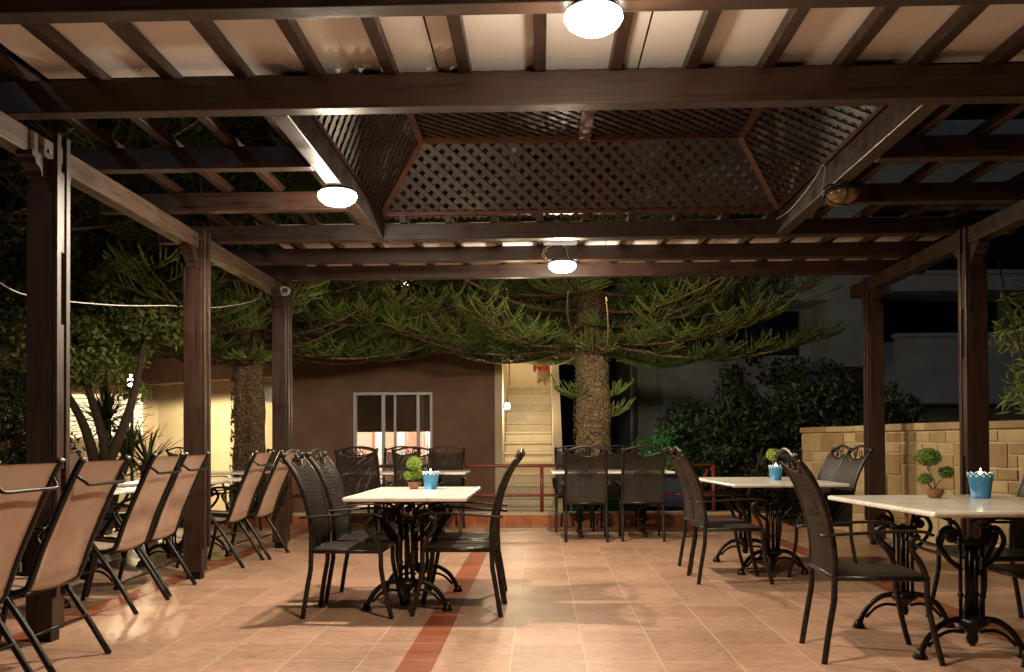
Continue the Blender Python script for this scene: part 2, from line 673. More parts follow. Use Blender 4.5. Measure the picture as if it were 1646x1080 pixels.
# roof sheets
m = MB()
x = -2.62
while x < 3.7:
    m.box(x, x + 1.04, 2.9, 4.66, ZT + .073, ZT + .079)
    m.box(x, x + 1.04, -.7, 2.86, ZT + .088, ZT + .094)
    x += 1.05
m.build('roof_sheet', SHEET, PG)
m = MB()
x = -2.5
while x < 3.4:
    m.box(x, x + 1.04, 7.72, 9.6, ZT2 + .063, ZT2 + .069)
    x += 1.05
m.build('roof_sheet', SHEET, PG)
# pale batten along the sheet edge
m = MB()
m.box(-1.3, 3.2, 4.69, 4.72, ZT + .003, ZT + .03)
m.build('edge_batten', CREAM, PG)

# lattice skylight
ins, ZU = .43, 3.50
Y0, Y1 = 4.62, 7.45
ZL = ZT + .01
b0 = [Vector((OX0, Y0, ZL)), Vector((OX1, Y0, ZL)), Vector((OX1, Y1, ZL)), Vector((OX0, Y1, ZL))]
t0 = [Vector((OX0 + ins, Y0 + ins, ZU)), Vector((OX1 - ins, Y0 + ins, ZU)), Vector((OX1 - ins, Y1 - ins, ZU)), Vector((OX0 + ins, Y1 - ins, ZU))]


def lattice(poly, pitch=.082, w=.042, th=.008):
    o = poly[0]
    u = (poly[1] - poly[0]).normalized()
    nn = (poly[1] - poly[0]).cross(poly[2] - poly[0]).normalized()
    v = nn.cross(u)
    P = [((q - o).dot(u), (q - o).dot(v)) for q in poly]
    m = MB()
    for sgn, lay in ((1, 0), (-1, 1)):
        dx, dy = math.sqrt(.5), math.sqrt(.5) * sgn
        nx, ny = -dy, dx
        ds = [px * nx + py * ny for px, py in P]
        d = min(ds) + pitch / 2
        while d < max(ds):
            ts = []
            for i in range(len(P)):
                a, b = P[i], P[(i + 1) % len(P)]
                da, db = a[0] * nx + a[1] * ny - d, b[0] * nx + b[1] * ny - d
                if da * db < 0:
                    q = da / (da - db)
                    x, y = a[0] + (b[0] - a[0]) * q, a[1] + (b[1] - a[1]) * q
                    ts.append(x * dx + y * dy)
            if len(ts) == 2 and abs(ts[0] - ts[1]) > .02:
                pts = [o + u * (d * nx + tt * dx) + v * (d * ny + tt * dy) + nn * (lay * (th + .001)) for tt in ts]
                m.beam(pts[0], pts[1], w, th, nn)
            d += pitch
    return m


for (i, j) in ((0, 1), (1, 2), (2, 3), (3, 0)):
    lattice([b0[i], b0[j], t0[j], t0[i]]).build('lattice_panel', WL, PG)
lattice(t0, .075, .042).build('lattice_panel', WL, PG)
for i in range(4):
    m = MB(); m.beam(b0[i], t0[i], .05, .05); m.build('hip_trim', WR, PG)
    m = MB(); j = (i + 1) % 4
    d = (t0[j] - t0[i]).normalized() * .03
    m.beam(t0[i] + d + Vector((0, 0, -.01)), t0[j] - d + Vector((0, 0, -.01)), .05, .05); m.build('ring_trim', WR, PG)
    m = MB()
    d = (b0[j] - b0[i]).normalized() * .03
    q = ((t0[i] + t0[j]) / 2 - (b0[i] + b0[j]) / 2).normalized() * .035
    m.beam(b0[i] + d + q, b0[j] - d + q, .05, .03); m.build('base_trim', WR, PG)
m = MB(); m.beam((.36, Y0 + ins + .03, ZU - .02), (.36, Y1 - ins - .03, ZU - .02), .09, .05); m.build('ridge_bar', WR, PG)


# ================================================================== CEILING LAMPS
def bulkhead(loc, label, lit=True, watts=0, glow=.2, rz=0, tilt=0, col=(1, .80, .56), s=1.0):
    T = thing('ceiling_lamp', label, 'lamp', loc, rz, 'round bulkhead lamps screwed under the pergola beams')
    if tilt:
        T.rotation_euler = (tilt, 0, rz)
    m = MB(); m.lathe([(.0, 0), (.10, 0), (.105, -.008), (.10, -.018)] if lit else [(.0, 0), (.125, 0), (.13, -.012), (.128, -.03), (.115, -.04), (.108, -.04)], 32, sx=s)
    m.build('base', ALU if lit else BLACK, T, True)
    m = MB(); m.lathe([(.10, -.0185), (.128, -.03), (.132, -.05), (.118, -.075), (.088, -.097), (.045, -.109), (.0005, -.112)] if lit else [(.11, -.036), (.109, -.06), (.095, -.085), (.065, -.103), (.03, -.111), (.0005, -.112)], 32, sx=s)
    m.build('glass', (GLOWW if watts > 150 else GLOW) if lit else AMBER, T, True)
    m = MB()
    q_ = .112 if lit else .119
    m.tube([(q_ * s * math.cos(a), q_ * math.sin(a), -.014 if lit else -.045) for a in [2 * PI * i / 28 for i in range(28)]], .006, 6, True)
    if not lit:
        for a in (0, PI / 2):
            m.tube([(.119 * math.cos(a) * c, .119 * math.sin(a) * c, -.045 - .075 * math.sqrt(max(0, 1 - c * c))) for c in [x / 8 for x in range(-8, 9)]], .004, 6)
    m.build('guard', BLACK, T, True)
    if lit:
        point('bulb', (0, 0, -.17), watts * .88, col, T, .06, 180)
        point('bulb_glow', (0, 0, -.17), watts * glow, col, T, .06)
    return T


bulkhead((.22, 3.5, 2.798), 'lit oval ceiling lamp under the front beam at the top of the view', True, 225, .17).scale = (.88, .88, .88)
bulkhead((-1.36, 5.95, 2.80), 'glaring white lamp under the left skylight beam', True, 330, .22, col=(1, .84, .64))
bulkhead((.22, 8.4, 2.798), 'small lit lamp under the rear beam with a loop of loose wire above', True, 200, .45)
bulkhead((2.06, 6.1, 2.80), 'unlit amber glass lamp under the right skylight beam', False, tilt=R(-12))


def cable(name, pts, r, label, cat, group=None, mt=None):
    m = MB()
    m.tube(catmull(pts, 8), r, 6)
    return tag(m.build(name, mt or ROPE, None, True), label, cat, group)


cable('lamp_wire', [(.08, 8.34, 2.90), (.03, 8.32, 2.84), (.07, 8.3, 2.8), (.04, 8.3, 2.88), (.14, 8.31, 2.93), (.24, 8.32, 2.92), (.27, 8.34, 2.84), (.28, 8.36, 2.79)], .004,
      'loop of loose white wire above the small lit lamp on the rear beam', 'wire', 'loose wires feeding the ceiling lamps')
cable('lamp_wire', [(1.96, 7.4, 2.92), (1.95, 7.0, 2.88), (1.95, 6.6, 2.90), (1.95, 6.3, 2.94), (1.96, 6.15, 2.98), (1.95, 6.12, 2.86), (1.93, 6.1, 2.77), (1.98, 6.1, 2.76)], .004,
      'white wire drooping along the right skylight beam to the unlit lamp', 'wire', 'loose wires feeding the ceiling lamps')
cable('string_cable', [(-2.92, 4.2, 1.92), (-2.94, 4.6, 1.99), (-2.93, 5.0, 1.94), (-2.93, 6.0, 2.04), (-2.93, 7.0, 2.19), (-2.93, 8.0, 2.33), (-2.92, 9.0, 2.55), (-2.86, 9.09, 2.66)], .0038,
      'thin white cable slung along the left row of posts', 'cable')
m = MB()
for r_, dz in ((.05, 0), (.042, .006), (.055, -.005), (.036, .002)):
    m.tube([(-2.62 + r_ * math.cos(a), 9.06 - dz, 2.66 + dz + r_ * .8 * math.sin(a)) for a in [2 * PI * i / 24 for i in range(24)]], .005, 6, True)
tag(m.build('cable_coil', ROPE, None, True), 'small coil of white cable hung at the top of the rear left post', 'cable')


# ================================================================== WOVEN CHAIR
def chair_profile():
    # centre line of the back, (x, z) from seat to top
    return catmull([(-.0, 0, .43), (-.005, 0, .58), (-.045, 0, .76), (-.105, 0, .90), (-.17, 0, .99)], 5)


def woven_chair(label, loc, rz, group):
    T = thing('woven_chair', label, 'chair', loc, rz, group)
    W = .22
    bp = chair_profile()
    for sy in (-1, 1):
        rear = catmull([(-.055, sy * (W + .005), .0), (-.03, sy * W, .16), (-.005, sy * W, .30)], 4) + [Vector((q.x, sy * W, q.z)) for q in bp]
        m = MB()
        m.tube(rear, .0155, 8)
        e = rear[-1]
        m.lathe([(.0005, -.022), (.014, -.017), (.021, 0), (.016, .015), (.0005, .022)], 12, (e.x - .006, e.y, e.z + .016))
        m.build('leg', FRAME, T, True)
        front = catmull([(.50, sy * (W + .005), 0), (.465, sy * (W + .005), .14), (.435, sy * W, .30), (.43, sy * W, .41), (.40, sy * (W + .01), .49), (.355, sy * (W + .03), .55), (.35, sy * (W + .035), .60), (.385, sy * (W + .035), .628)], 5)
        m = MB()
        m.tube(front, .015, 8)
        m.build('leg', FRAME, T, True)
        m = MB()
        arm = catmull([(-.07, sy * (W + .018), .622), (.05, sy * (W + .03), .632), (.25, sy * (W + .042), .645), (.40, sy * (W + .035), .645), (.45, sy * (W + .03), .628)], 5)
        m.tube(arm, .021, 8, flat=.38)
        m.build('armrest', FRAME, T, True)
    # woven back: vertical canes with gaps, crossed by strands, concave top
    m = MB()
    n = 27
    for i in range(n):
        y = -W + .017 + (2 * W - .034) * i / (n - 1)
        top = .985 - .06 * math.cos(y / W * PI / 2)
        pts = [q for q in bp if q.z < top]
        strip = []
        wd = .0067
        for q in pts:
            strip.append(q)
        vs = []
        for q in strip:
            vs += [(q.x - .004, y - wd, q.z), (q.x - .007, y, q.z), (q.x - .004, y + wd, q.z), (q.x + .004, y, q.z)]
        fs = []
        for a in range(len(strip) - 1):
            for b in range(4):
                fs.append((a * 4 + b, a * 4 + (b + 1) % 4, a * 4 + 4 + (b + 1) % 4, a * 4 + 4 + b))
        m.add(vs, fs)
    # strands
    for k in range(1, 34):
        z = .44 + k * .0155
        i = max(j for j in range(len(bp)) if bp[j].z <= z)
        i = min(i, len(bp) - 2)
        q = (z - bp[i].z) / (bp[i + 1].z - bp[i].z)
        x = bp[i].x + (bp[i + 1].x - bp[i].x) * q
        ys = [y for y in (-W + .01, W - .01)]
        # skip strands above the concave edge at the middle
        if z > .925:
            yy = W * math.acos(min(1, (.985 - z) / .06)) / (PI / 2)
            for a, b in ((-W, -yy), (yy, W)):
                if abs(b - a) > .02:
                    m.beam((x - .001, a, z), (x - .001, b, z), .005, .005)
        else:
            m.beam((x - .001, -W, z), (x - .001, W, z), .004, .0035)
    # woven diamond motif on the rear
    for k in range(-4, 5):
        for sg in (-1, 1):
            c = k * .022
            h = .075 - abs(c) * .55
            p0 = Vector((-.058, c - h * .5, .745 - sg * h * .5)); p1 = Vector((-.058, c + h * .5, .745 + sg * h * .5))
            for q in (p0, p1):
                q.x = -.045 - (q.z - .76) * .40 - .012
            m.tube([p0, p1], .0042, 5)
    m.build('backrest', WICK, T)
    # crest
    m = MB()
    e = bp[-1]
    up = [(e.x - .012 + .0 * t_, y, e.z + .005 + .045 * math.cos(y / W * PI / 2)) for y in [W * i / 10 for i in range(-10, 11)] for t_ in (0,)]
    m.tube(up, .011, 8)
    lo = []
    for y in [W * .92 * i / 10 for i in range(-10, 11)]:
        z = .985 - .058 * math.cos(y / W * PI / 2)
        lo.append((-.105 - (z - .90) * .72 - .002, y, z))
    m.tube(lo, .009, 8)
    for c in (-.055, .055):
        m.tube([(-.155 + .0, c + .026 * math.cos(a), .975 + .026 * math.sin(a)) for a in [2 * PI * i / 14 for i in range(14)]], .005, 6, True)
    m.tube([(-.158, 0, 1.03), (-.14, .014, .985), (-.125, 0, .93)], .005, 6)
    m.tube([(-.158, 0, 1.03), (-.14, -.014, .985), (-.125, 0, .93)], .005, 6)
    m.build('crest', FRAME, T, True)
    # seat
    m = MB()
    m.box(.012, .44, -W + .012, W - .012, .405, .428)
    m.build('seat', WICK, T, bevel=.004)
    m = MB()
    for sy in (-1, 1):
        m.tube([(-.0, sy * W, .415), (.435, sy * W, .415)], .0145, 8)
    m.tube([(.435, -W, .415), (.435, W, .415)], .0145, 8)
    m.tube([(-.004, -W, .42), (-.004, W, .42)], .013, 8)
    m.build('seat_frame', FRAME, T, True)
    return T


WC = [
    ((-1.42, 5.70, 0), 0, 'black woven armchair nearest the viewer on the left side of the centre table'),
    ((-1.40, 6.23, 0), 0, 'second black woven armchair on the left side of the centre table, just behind the nearest'),
    ((-.30, 5.76, 0), PI, 'black woven armchair on the right side of the centre table, nearest the viewer'),
    ((-.31, 6.29, 0), PI, 'black woven armchair hidden behind another on the right side of the centre table'),
    ((1.25, 7.03, 0), R(2), 'nearer woven armchair on the left side of the middle right table'),
    ((1.27, 7.58, 0), R(2), 'farther woven armchair on the left side of the middle right table'),
    ((2.46, 7.40, 0), PI + R(3), 'nearer woven armchair between the middle right table and the stone wall'),
    ((2.50, 7.98, 0), PI + R(2), 'farther woven armchair between the middle right table and the stone wall'),
    ((1.44, 4.60, 0), R(-3), 'large woven armchair in the right foreground seen from behind, left of the near table'),
    ((2.86, 5.30, 0), PI, 'woven armchair at the right edge of the view, across the near right table'),
    ((2.78, 4.58, 0), PI + R(4), 'woven armchair mostly cut off by the right edge, front of the near table'),
    ((.50, 9.72, 0), PI / 2, 'woven armchair with its back to the viewer, left of the two before the tree trunk'),
    ((1.12, 9.78, 0), PI / 2, 'woven armchair with its back to the viewer, right of the two before the tree trunk'),
    ((.42, 11.3, 0), -PI / 2, 'far left woven armchair facing the viewer behind the rear right table'),
    ((1.0, 11.32, 0), -PI / 2, 'far right woven armchair facing the viewer behind the rear right table'),
    ((-1.98, 9.70, 0), PI / 2, 'woven armchair with its back to the viewer, left of the pair below the glass door'),
    ((-1.36, 9.70, 0), PI / 2, 'woven armchair with its back to the viewer, right of the pair below the glass door'),
    ((-2.33, 11.3, 0), -PI / 2, 'leftmost far woven armchair facing the viewer below the glass door'),
    ((-1.78, 11.32, 0), -PI / 2, 'middle far woven armchair facing the viewer below the glass door'),
    ((-1.20, 11.3, 0), -PI / 2, 'rightmost far woven armchair facing the viewer below the glass door'),
    ((-4.75, 11.9, 0), R(-20), 'dark woven armchair beyond the near left row, left of the far left table'),
    ((-3.45, 11.3, 0), R(150), 'dark woven armchair in front of the rough trunk on the left'),
]
G_W = 'black woven metal armchairs around the tables'
w0 = woven_chair(WC[0][2], WC[0][0], WC[0][1], G_W)
for (loc, rz, lb) in WC[1:]:
    dup(w0, loc, rz + random.uniform(-.035, .035), lb)


# ================================================================== SLING CHAIR
def sling_chair(label, loc, rz, group):
    T = thing('sling_chair', label, 'chair', loc, rz, group)
    W = .235
    rail = catmull([(-.25, 0, 1.015), (-.205, 0, .93), (-.07, 0, .62), (-.005, 0, .44), (.03, 0, .405), (.12, 0, .395), (.42, 0, .42), (.46, 0, .40)], 6)
    for sy in (-1, 1):
        m = MB()
        m.tube([(q.x, sy * W, q.z) for q in rail], .0165, 10)
        o = m.build('side_rail', SLINGF, T, True)
        m = MB(); m.tube([(-.254, sy * W, 1.023), (-.249, sy * W, 1.013)], .0172, 10)
        m.build('end_cap', ALU, o, True)
        m = MB()
        m.tube(catmull([(.24, sy * (W + .025), .615), (.22, sy * (W + .025), .56), (.02, sy * (W + .02), .27), (-.145, sy * (W + .025), 0)], 4), .0155, 10)
        m.build('leg', SLINGF, T, True)
        m = MB()
        m.tube(catmull([(.36, sy * (W + .02), .40), (.39, sy * (W + .02), .25), (.45, sy * (W + .02), 0)], 4), .0155, 10)
        m.build('leg', SLINGF, T, True)
        m = MB()
        m.tube(catmull([(-.085, sy * (W + .012), .69), (.02, sy * (W + .03), .705), (.16, sy * (W + .03), .69), (.235, sy * (W + .026), .62)], 6), .011, 8)
        m.build('armrest', SLINGF, T, True)
    m = MB()
    k = len(rail)
    Wd = W - .004
    rows = 9
    vs = []
    for th in (0, -.006):
        for q in rail[1:-3]:
            for j in range(rows):
                y = -Wd + 2 * Wd * j / (rows - 1)
                sag = .018 * math.cos(y / Wd * PI / 2)
                vs.append((q.x - (sag if q.z > .45 else 0) * .7 + (-th if q.z > .45 else 0), y, q.z - (sag if q.z <= .45 else 0) - (0 if q.z > .45 else -th)))
    kk = len(rail[1:-3])
    fs = []
    for s_ in (0, 1):
        for i in range(kk - 1):
            for j in range(rows - 1):
                a = s_ * kk * rows + i * rows + j
                fs.append((a, a + 1, a + rows + 1, a + rows))
    for i in range(kk - 1):
        for j in (0, rows - 1):
            a = i * rows + j
            fs.append((a, a + rows, a + rows + kk * rows, a + kk * rows))
    for j in range(rows - 1):
        fs.append((j, j + 1, j + 1 + kk * rows, j + kk * rows))
    m.add(vs, fs)
    m.build('sling', SLING, T, True)
    m = MB()
    m.tube(catmull([(-.21, -W, .945), (-.245, -W + .03, .91), (-.255, -W + .06, .895), (-.255, 0, .895), (-.255, W - .06, .895), (-.245, W - .03, .91), (-.21, W, .945)], 6), .0085, 8)
    m.build('grab_bar', SLINGF, T, True)
    m = MB()
    m.tube([(-.03, -W - .02, .20), (-.03, W + .02, .20)], .009, 8)
    m.build('stretcher', SLINGF, T, True)
    m = MB()
    m.tube(catmull([(.40, -W - .02, .2), (.36, 0, .22), (.40, W + .02, .2)], 5), .009, 8)
    m.build('stretcher', SLINGF, T, True)
    m = MB()
    m.tube([(.03, -W, .385), (.03, W, .385)], .011, 8)
    m.build('seat_bar', SLINGF, T, True)
    return T


SC = [
    ((-2.36, 3.62, 0), PI, 'tan sling chair cut off at the left edge, nearest the viewer'),
    ((-2.36, 4.29, 0), PI, 'tan sling chair fully in view in front of the near left post'),
    ((-2.72, 5.86, 0), PI + R(3), 'first tan sling chair beyond the near left post'),
    ((-2.78, 6.52, 0), PI + R(3), 'tan sling chair just in front of the middle left post'),
    ((-2.74, 7.96, 0), PI, 'first tan sling chair beyond the middle left post'),
    ((-2.66, 8.52, 0), PI - R(3), 'farthest tan sling chair in the left row, just in front of the rear left post'),
    ((-4.35, 5.9, 0), 0, 'tan sling chair facing the row from across the near left table'),
    ((-4.35, 6.6, 0), R(-4), 'tan sling chair across the left table, farther than the one facing the row'),
    ((-4.25, 8.3, 0), 0, 'tan sling chair across the table between the middle and rear left posts'),
]
G_S = 'tan sling chairs along the left tables'
s0 = sling_chair(SC[0][2], SC[0][0], SC[0][1], G_S)
for (loc, rz, lb) in SC[1:]:
    dup(s0, (loc[0] + random.uniform(-.015, .015), loc[1], 0), rz + random.uniform(-.03, .03), lb)


# ================================================================== TABLES
def bistro_table(label, loc, rz, sx, sy, hub=.37, hx=0, group=None):
    """marble top sx by sy, two cast iron bases apart along y"""
    T = thing('marble_table', label, 'table', loc, rz, group)
    m = MB()
    m.box(-sx / 2, sx / 2, -sy / 2, sy / 2, .722, .75)
    m.build('tabletop', MARB, T, bevel=.011)
    for s in (-1, 1):
        cy = s * hub
        m = MB()
        m.lathe([(.0005, .07), (.022, .075), (.03, .10), (.022, .125), (.045, .15), (.075, .175), (.08, .19), (.05, .20), (.045, .21)], 16, (hx, cy, 0))
        for (a, b) in ((-.05, -.03), (.05, -.03), (-.05, .03), (.05, .03)):
            m.tube([(hx + a * .8, cy + b, .18), (hx + a * .8, cy + b, .575)], .0095, 8)
            m.lathe([(.010, 0), (.018, .012), (.010, .024)], 10, (hx + a * .8, cy + b, .3))
        m.tube([(hx, cy, .18), (hx, cy, .6)], .014, 8)
        m.box(hx - .07, hx + .07, cy - .045, cy + .045, .18, .20)
        m.box(hx - .065, hx + .065, cy - .045, cy + .045, .565, .59)
        o = m.build('column', BLACK, T, True)
        for d in (-1, 1):
            f = MB()
            f.tube(catmull([(hx + d * .05, cy, .195), (hx + d * .13, cy, .18), (hx + d * .2, cy, .13), (hx + d * .245, cy, .06), (hx + d * .255, cy, .022)], 6), [.016] * 24 + [.014], 8)
            f.tube(catmull([(hx + d * .04, cy, .13), (hx + d * .11, cy, .135), (hx + d * .17, cy, .11), (hx + d * .22, cy, .06)], 5), .009, 8)
            f.lathe([(.034, 0), (.036, .012), (.024, .03), (.018, .05)], 12, (hx + d * .262, cy, 0))
            f.build('foot', BLACK, T, True)
            b = MB()
            b.tube(catmull([(hx + d * .05, cy, .44), (hx + d * .12, cy, .50), (hx + d * .165, cy, .58), (hx + d * .13, cy, .645), (hx + d * .08, cy, .63), (hx + d * .085, cy, .59)], 6), .013, 8)
            b.tube(catmull([(hx + d * .05, cy, .58), (hx + d * .07, cy, .66), (hx + d * .14, cy, .70), (hx + d * .20, cy, .712)], 6), .010, 8)
            b.lathe([(.0005, -.03), (.02, -.02), (.028, 0), (.02, .02), (.0005, .03)], 10, (hx + d * .10, cy, .60))
            b.build('bracket', BLACK, T, True)
    m = MB()
    m.tube(catmull([(hx, -hub, .56), (hx, -hub * .5, .53), (hx, 0, .52), (hx, hub * .5, .53), (hx, hub, .56)], 5), .009, 8)
    m.tube(catmull([(hx, -hub, .52), (hx, -hub * .5, .49), (hx, 0, .48), (hx, hub * .5, .49), (hx, hub, .52)], 5), .009, 8)
    m.box(hx - .2, hx + .2, -hub - .02, -hub + .02, .708, .7215)
    m.box(hx - .2, hx + .2, hub - .02, hub + .02, .708, .7215)
    m.build('stretcher', BLACK, T, True)
    return T


G_T = 'cream marble tables on black iron bases'
bistro_table('cream marble table in the centre of the terrace with a two-ball topiary and blue bucket', (-.835, 6.1, 0), 0, .77, 1.33, .37, -.03, G_T)
bistro_table('cream marble table in the middle right with a blue bucket, before the stone wall', (1.93, 7.72, 0), R(3), .92, 1.4, .40, -.06, G_T)
bistro_table('large cream marble table in the right foreground with a three-ball topiary', (2.30, 4.88, 0), R(3), 1.02, 1.32, .37, -.18, G_T)
bistro_table('rear marble table in front of the trunk, behind two armchair backs', (.83, 10.5, 0), PI / 2, .74, 1.4, .37, 0, G_T)
bistro_table('rear marble table below the glass door, behind two armchair backs', (-1.55, 10.45, 0), PI / 2, .74, 1.4, .37, 0, G_T)
bistro_table('marble table at the left edge beside the two nearest tan sling chairs', (-3.2, 4.1, 0), 0, .75, 1.2, .37, 0, G_T)
bistro_table('marble table between the near and middle left posts', (-3.42, 6.2, 0), 0, .77, 1.3, .37, 0, G_T)
bistro_table('marble table between the middle and rear left posts', (-3.28, 8.15, 0), 0, .8, 1.35, .37, 0, G_T)
bistro_table('farthest left marble table in front of the rough trunk', (-4.0, 10.7, 0), PI / 2, .75, 1.3, .37, 0, G_T)


# ================================================================== TOPIARIES AND BUCKETS
def leaf_cloud(n, centers, radii, size, aspect=.45, shell=.0, flat=0):
    """n bent leaves spread through ellipsoids; returns MB"""
    m = MB()
    cs = np.array(centers, float)
    rs = np.array(radii, float)
    if rs.ndim == 1:
        rs = np.repeat(rs[:, None], 3, 1)
    wts = rs.prod(1) ** (2 / 3)
    idx = rng.choice(len(cs), n, p=wts / wts.sum())
    d = rng.normal(size=(n, 3))
    d /= np.linalg.norm(d, axis=1)[:, None]
    rr = (shell + (1 - shell) * rng.random(n)) ** (1 / 2.2)
    pos = cs[idx] + d * rr[:, None] * rs[idx]
    up = d + rng.normal(size=(n, 3)) * .7
    up /= np.linalg.norm(up, axis=1)[:, None]
    ax = rng.normal(size=(n, 3))
    sd = np.cross(up, ax)
    sd /= np.linalg.norm(sd, axis=1)[:, None]
    tn = np.cross(sd, up)
    sz = size * (.6 + .8 * rng.random(n))
    a = pos
    tip = pos + tn * sz[:, None] + up * (sz * .15)[:, None]
    mid = pos + tn * (sz * .5)[:, None]
    l = mid + sd * (sz * aspect * .5)[:, None] + up * (sz * .12)[:, None]
    r_ = mid - sd * (sz * aspect * .5)[:, None] + up * (sz * .12)[:, None]
    V = np.stack([a, l, tip, r_], 1).reshape(-1, 3)
    clump = rng.random(len(cs))
    cv = np.clip(clump[idx] * .6 + rng.random(n) * .5, 0, 1)
    m.v = [tuple(x) for x in V]
    m.f = [(4 * i, 4 * i + 1, 4 * i + 2, 4 * i + 3) for i in range(n)]
    m.c = list(cv)
    return m


def topiary(label, loc, balls, stems, lime=False, pot_r=.036):
    T = thing('topiary_plant', label, 'potted plant', loc, random.random(), 'small artificial topiaries on the tables')
    m = MB(); m.lathe([(.0005, .0), (pot_r * .6, 0), (pot_r * .9, .02), (pot_r, .045), (pot_r * 1.03, .05), (pot_r * .9, .05), (pot_r * .85, .043), (.0005, .043)], 20)
    m.build('pot', TERRA, T, True)
    m = MB()
    for s in stems:
        m.tube(catmull(s, 4), .0045, 6)
    m.build('stem', BARK, T, True)
    for (x, y, z, r, rz_) in balls:
        o = leaf_cloud(int(1100 * (r / .05) ** 1.6), [(x, y, z)], [(r, r, rz_)], .011, .6, .75)
        q = MB(); q.lathe([(.0005, -rz_ * .8), (r * .6, -rz_ * .55), (r * .82, 0), (r * .6, rz_ * .55), (.0005, rz_ * .8)], 12, (x, y, z))
        o.add(q.v, q.f, .1)
        o.build('foliage_ball', TOPL2 if lime else TOPL, T, col=True)
    return T


def bucket(label, loc, s=1.0):
    T = thing('candle_bucket', label, 'candle holder', loc, random.uniform(0, 6), 'blue tin candle buckets on the tables')
    n = 96
    H, r0, r1 = .113 * s, .042 * s, .058 * s
    m = MB()
    vs = []
    for (k, off) in ((0, 0), (1, 0), (2, 0), (3, 0), (3, -.002), (2, -.002), (0, -.002)):
        for j in range(n):
            a = 2 * PI * j / n
            top = H + .012 * s * abs(math.sin(a * 6))
            z = {0: 0.001, 1: H * .5, 2: H * .93, 3: top}[k]
            r = r0 + (r1 - r0) * z / H + off
            vs.append((r * math.cos(a), r * math.sin(a), z + (.003 if off and k == 0 else 0)))
    fs = []
    for i in range(6):
        for j in range(n):
            fs.append((i * n + j, i * n + (j + 1) % n, (i + 1) * n + (j + 1) % n, (i + 1) * n + j))
    fs.append(tuple(range(n)))
    fs.append(tuple(6 * n + j for j in range(n)))
    m.add(vs, fs)
    m.build('pail', BLUEB, T, True)
    m = MB()
    m.tube([((r1 + .002) * math.cos(a), (r1 + .002) * math.sin(a), H + .012 * s * abs(math.sin(a * 6)) + .001) for a in [2 * PI * j / n for j in range(n)]], .0022, 6, True)
    for q in range(12):  # pale discs stand in for candlelight showing through rim holes
        a = 2 * PI * (q + .5) / 12
        c = Vector(((r1 + .0012) * math.cos(a), (r1 + .0012) * math.sin(a), H - .004 * s))
        m.tube([c - Vector((math.cos(a), math.sin(a), 0)) * .001, c + Vector((math.cos(a), math.sin(a), 0)) * .0008], .0078 * s, 8)
    m.build('scalloped_rim_lit_holes', RIMW, T, True)
    m = MB()
    m.tube([(0.062 * s * math.cos(a), -.018 * s - .04 * s * math.sin(a) * .35, H * .9 - .05 * s * math.sin(a)) for a in [PI * i / 16 for i in range(17)]], .0013, 5)
    m.build('handle', ALU, T, True)
    m = MB(); m.lathe([(.0005, .003), (.03 * s, .004), (.03 * s, H * .8), (.0005, H * .8)], 20)
    m.build('candle', WAX, T, True)
    m = MB(); m.lathe([(.0005, H * .82), (.010, H * .90), (.013, H * 1.0), (.007, H * 1.14), (.0005, H * 1.3)], 12)
    m.build('flame', FLAME, T, True)
    point('candle_light', (0, 0, H * 1.15), .7, (1, .75, .45), T, .008)
    return T


topiary('two-ball lime green topiary in a brown pot on the centre table', (-.915, 6.42, .751),
        [(.004, 0, .185, .054, .047), (-.037, 0, .098, .032, .029), (.024, 0, .112, .035, .038)],
        [[(0, 0, .04), (.004, 0, .09), (.004, 0, .17)], [(0, 0, .05), (-.02, 0, .07), (-.034, 0, .09)]], True, .042)
bucket('blue bucket with a lit candle beside the topiary on the centre table', (-.79, 6.40, .751))
bucket('blue bucket with a lit candle on the middle right table, hiding a topiary', (2.02, 7.70, .751))
topiary('single-ball yellow green topiary behind the bucket on the middle right table', (2.06, 7.95, .751),
        [(0, 0, .215, .055, .05)], [[(0, 0, .04), (.004, 0, .09), (0, 0, .19)]], True)
topiary('three-ball dark green topiary with a bent stem on the near right table', (2.27, 5.20, .751),
        [(-.035, 0, .235, .068, .050), (-.055, 0, .11, .036, .030), (.066, 0, .148, .040, .032)],
        [[(0, 0, .04), (0, 0, .09), (-.03, 0, .15), (-.045, 0, .2)], [(0, 0, .06), (.03, 0, .1), (.06, 0, .13)], [(0, 0, .04), (-.03, 0, .07), (-.05, 0, .1)]], False, .05).rotation_euler = (0, 0, 0)
bucket('blue bucket with a lit candle on the near right table, right of the three-ball topiary', (2.53, 5.20, .751), 1.17)

# ================================================================== RAILING
RL = thing('railing', 'maroon metal railing along the kerb at the back of the terrace', 'railing', (0, 0, 0))
m = MB(); m.tube([(-3.3, 11.75, .78), (2.27, 11.75, .78)], .022, 10); m.build('top_rail', MAROON, RL, True)
m = MB(); m.tube([(-3.3, 11.75, .39), (2.27, 11.75, .39)], .02, 10); m.build('mid_rail', MAROON, RL, True)
for x in (-3.3, -1.9, .02, 2.27):
    m = MB(); m.tube([(x, 11.75, .171), (x, 11.75, .78)], .024, 10); m.build('rail_post', MAROON, RL, True)
m = MB(); m.tube([(2.2, 11.75, .72), (1.93, 11.75, .2)], .02, 10); m.build('brace', MAROON, RL, True)
m = MB()
m.box(1.35, 1.98, 12.05, 12.55, -.1, .62); m.box(1.32, 2.01, 12.02, 12.58, .62, .67)
tag(m.build('storage_box', NAVY, bevel=.015), 'dark navy storage box behind the railing right of the rear table', 'box')
m = MB(); m.box(.42, 1.28, 12.0, 12.6, -.1, .40)
tag(m.build('garden_bench', TEAL, bevel=.03), 'low teal padded bench behind the kerb under the rear right table', 'bench')

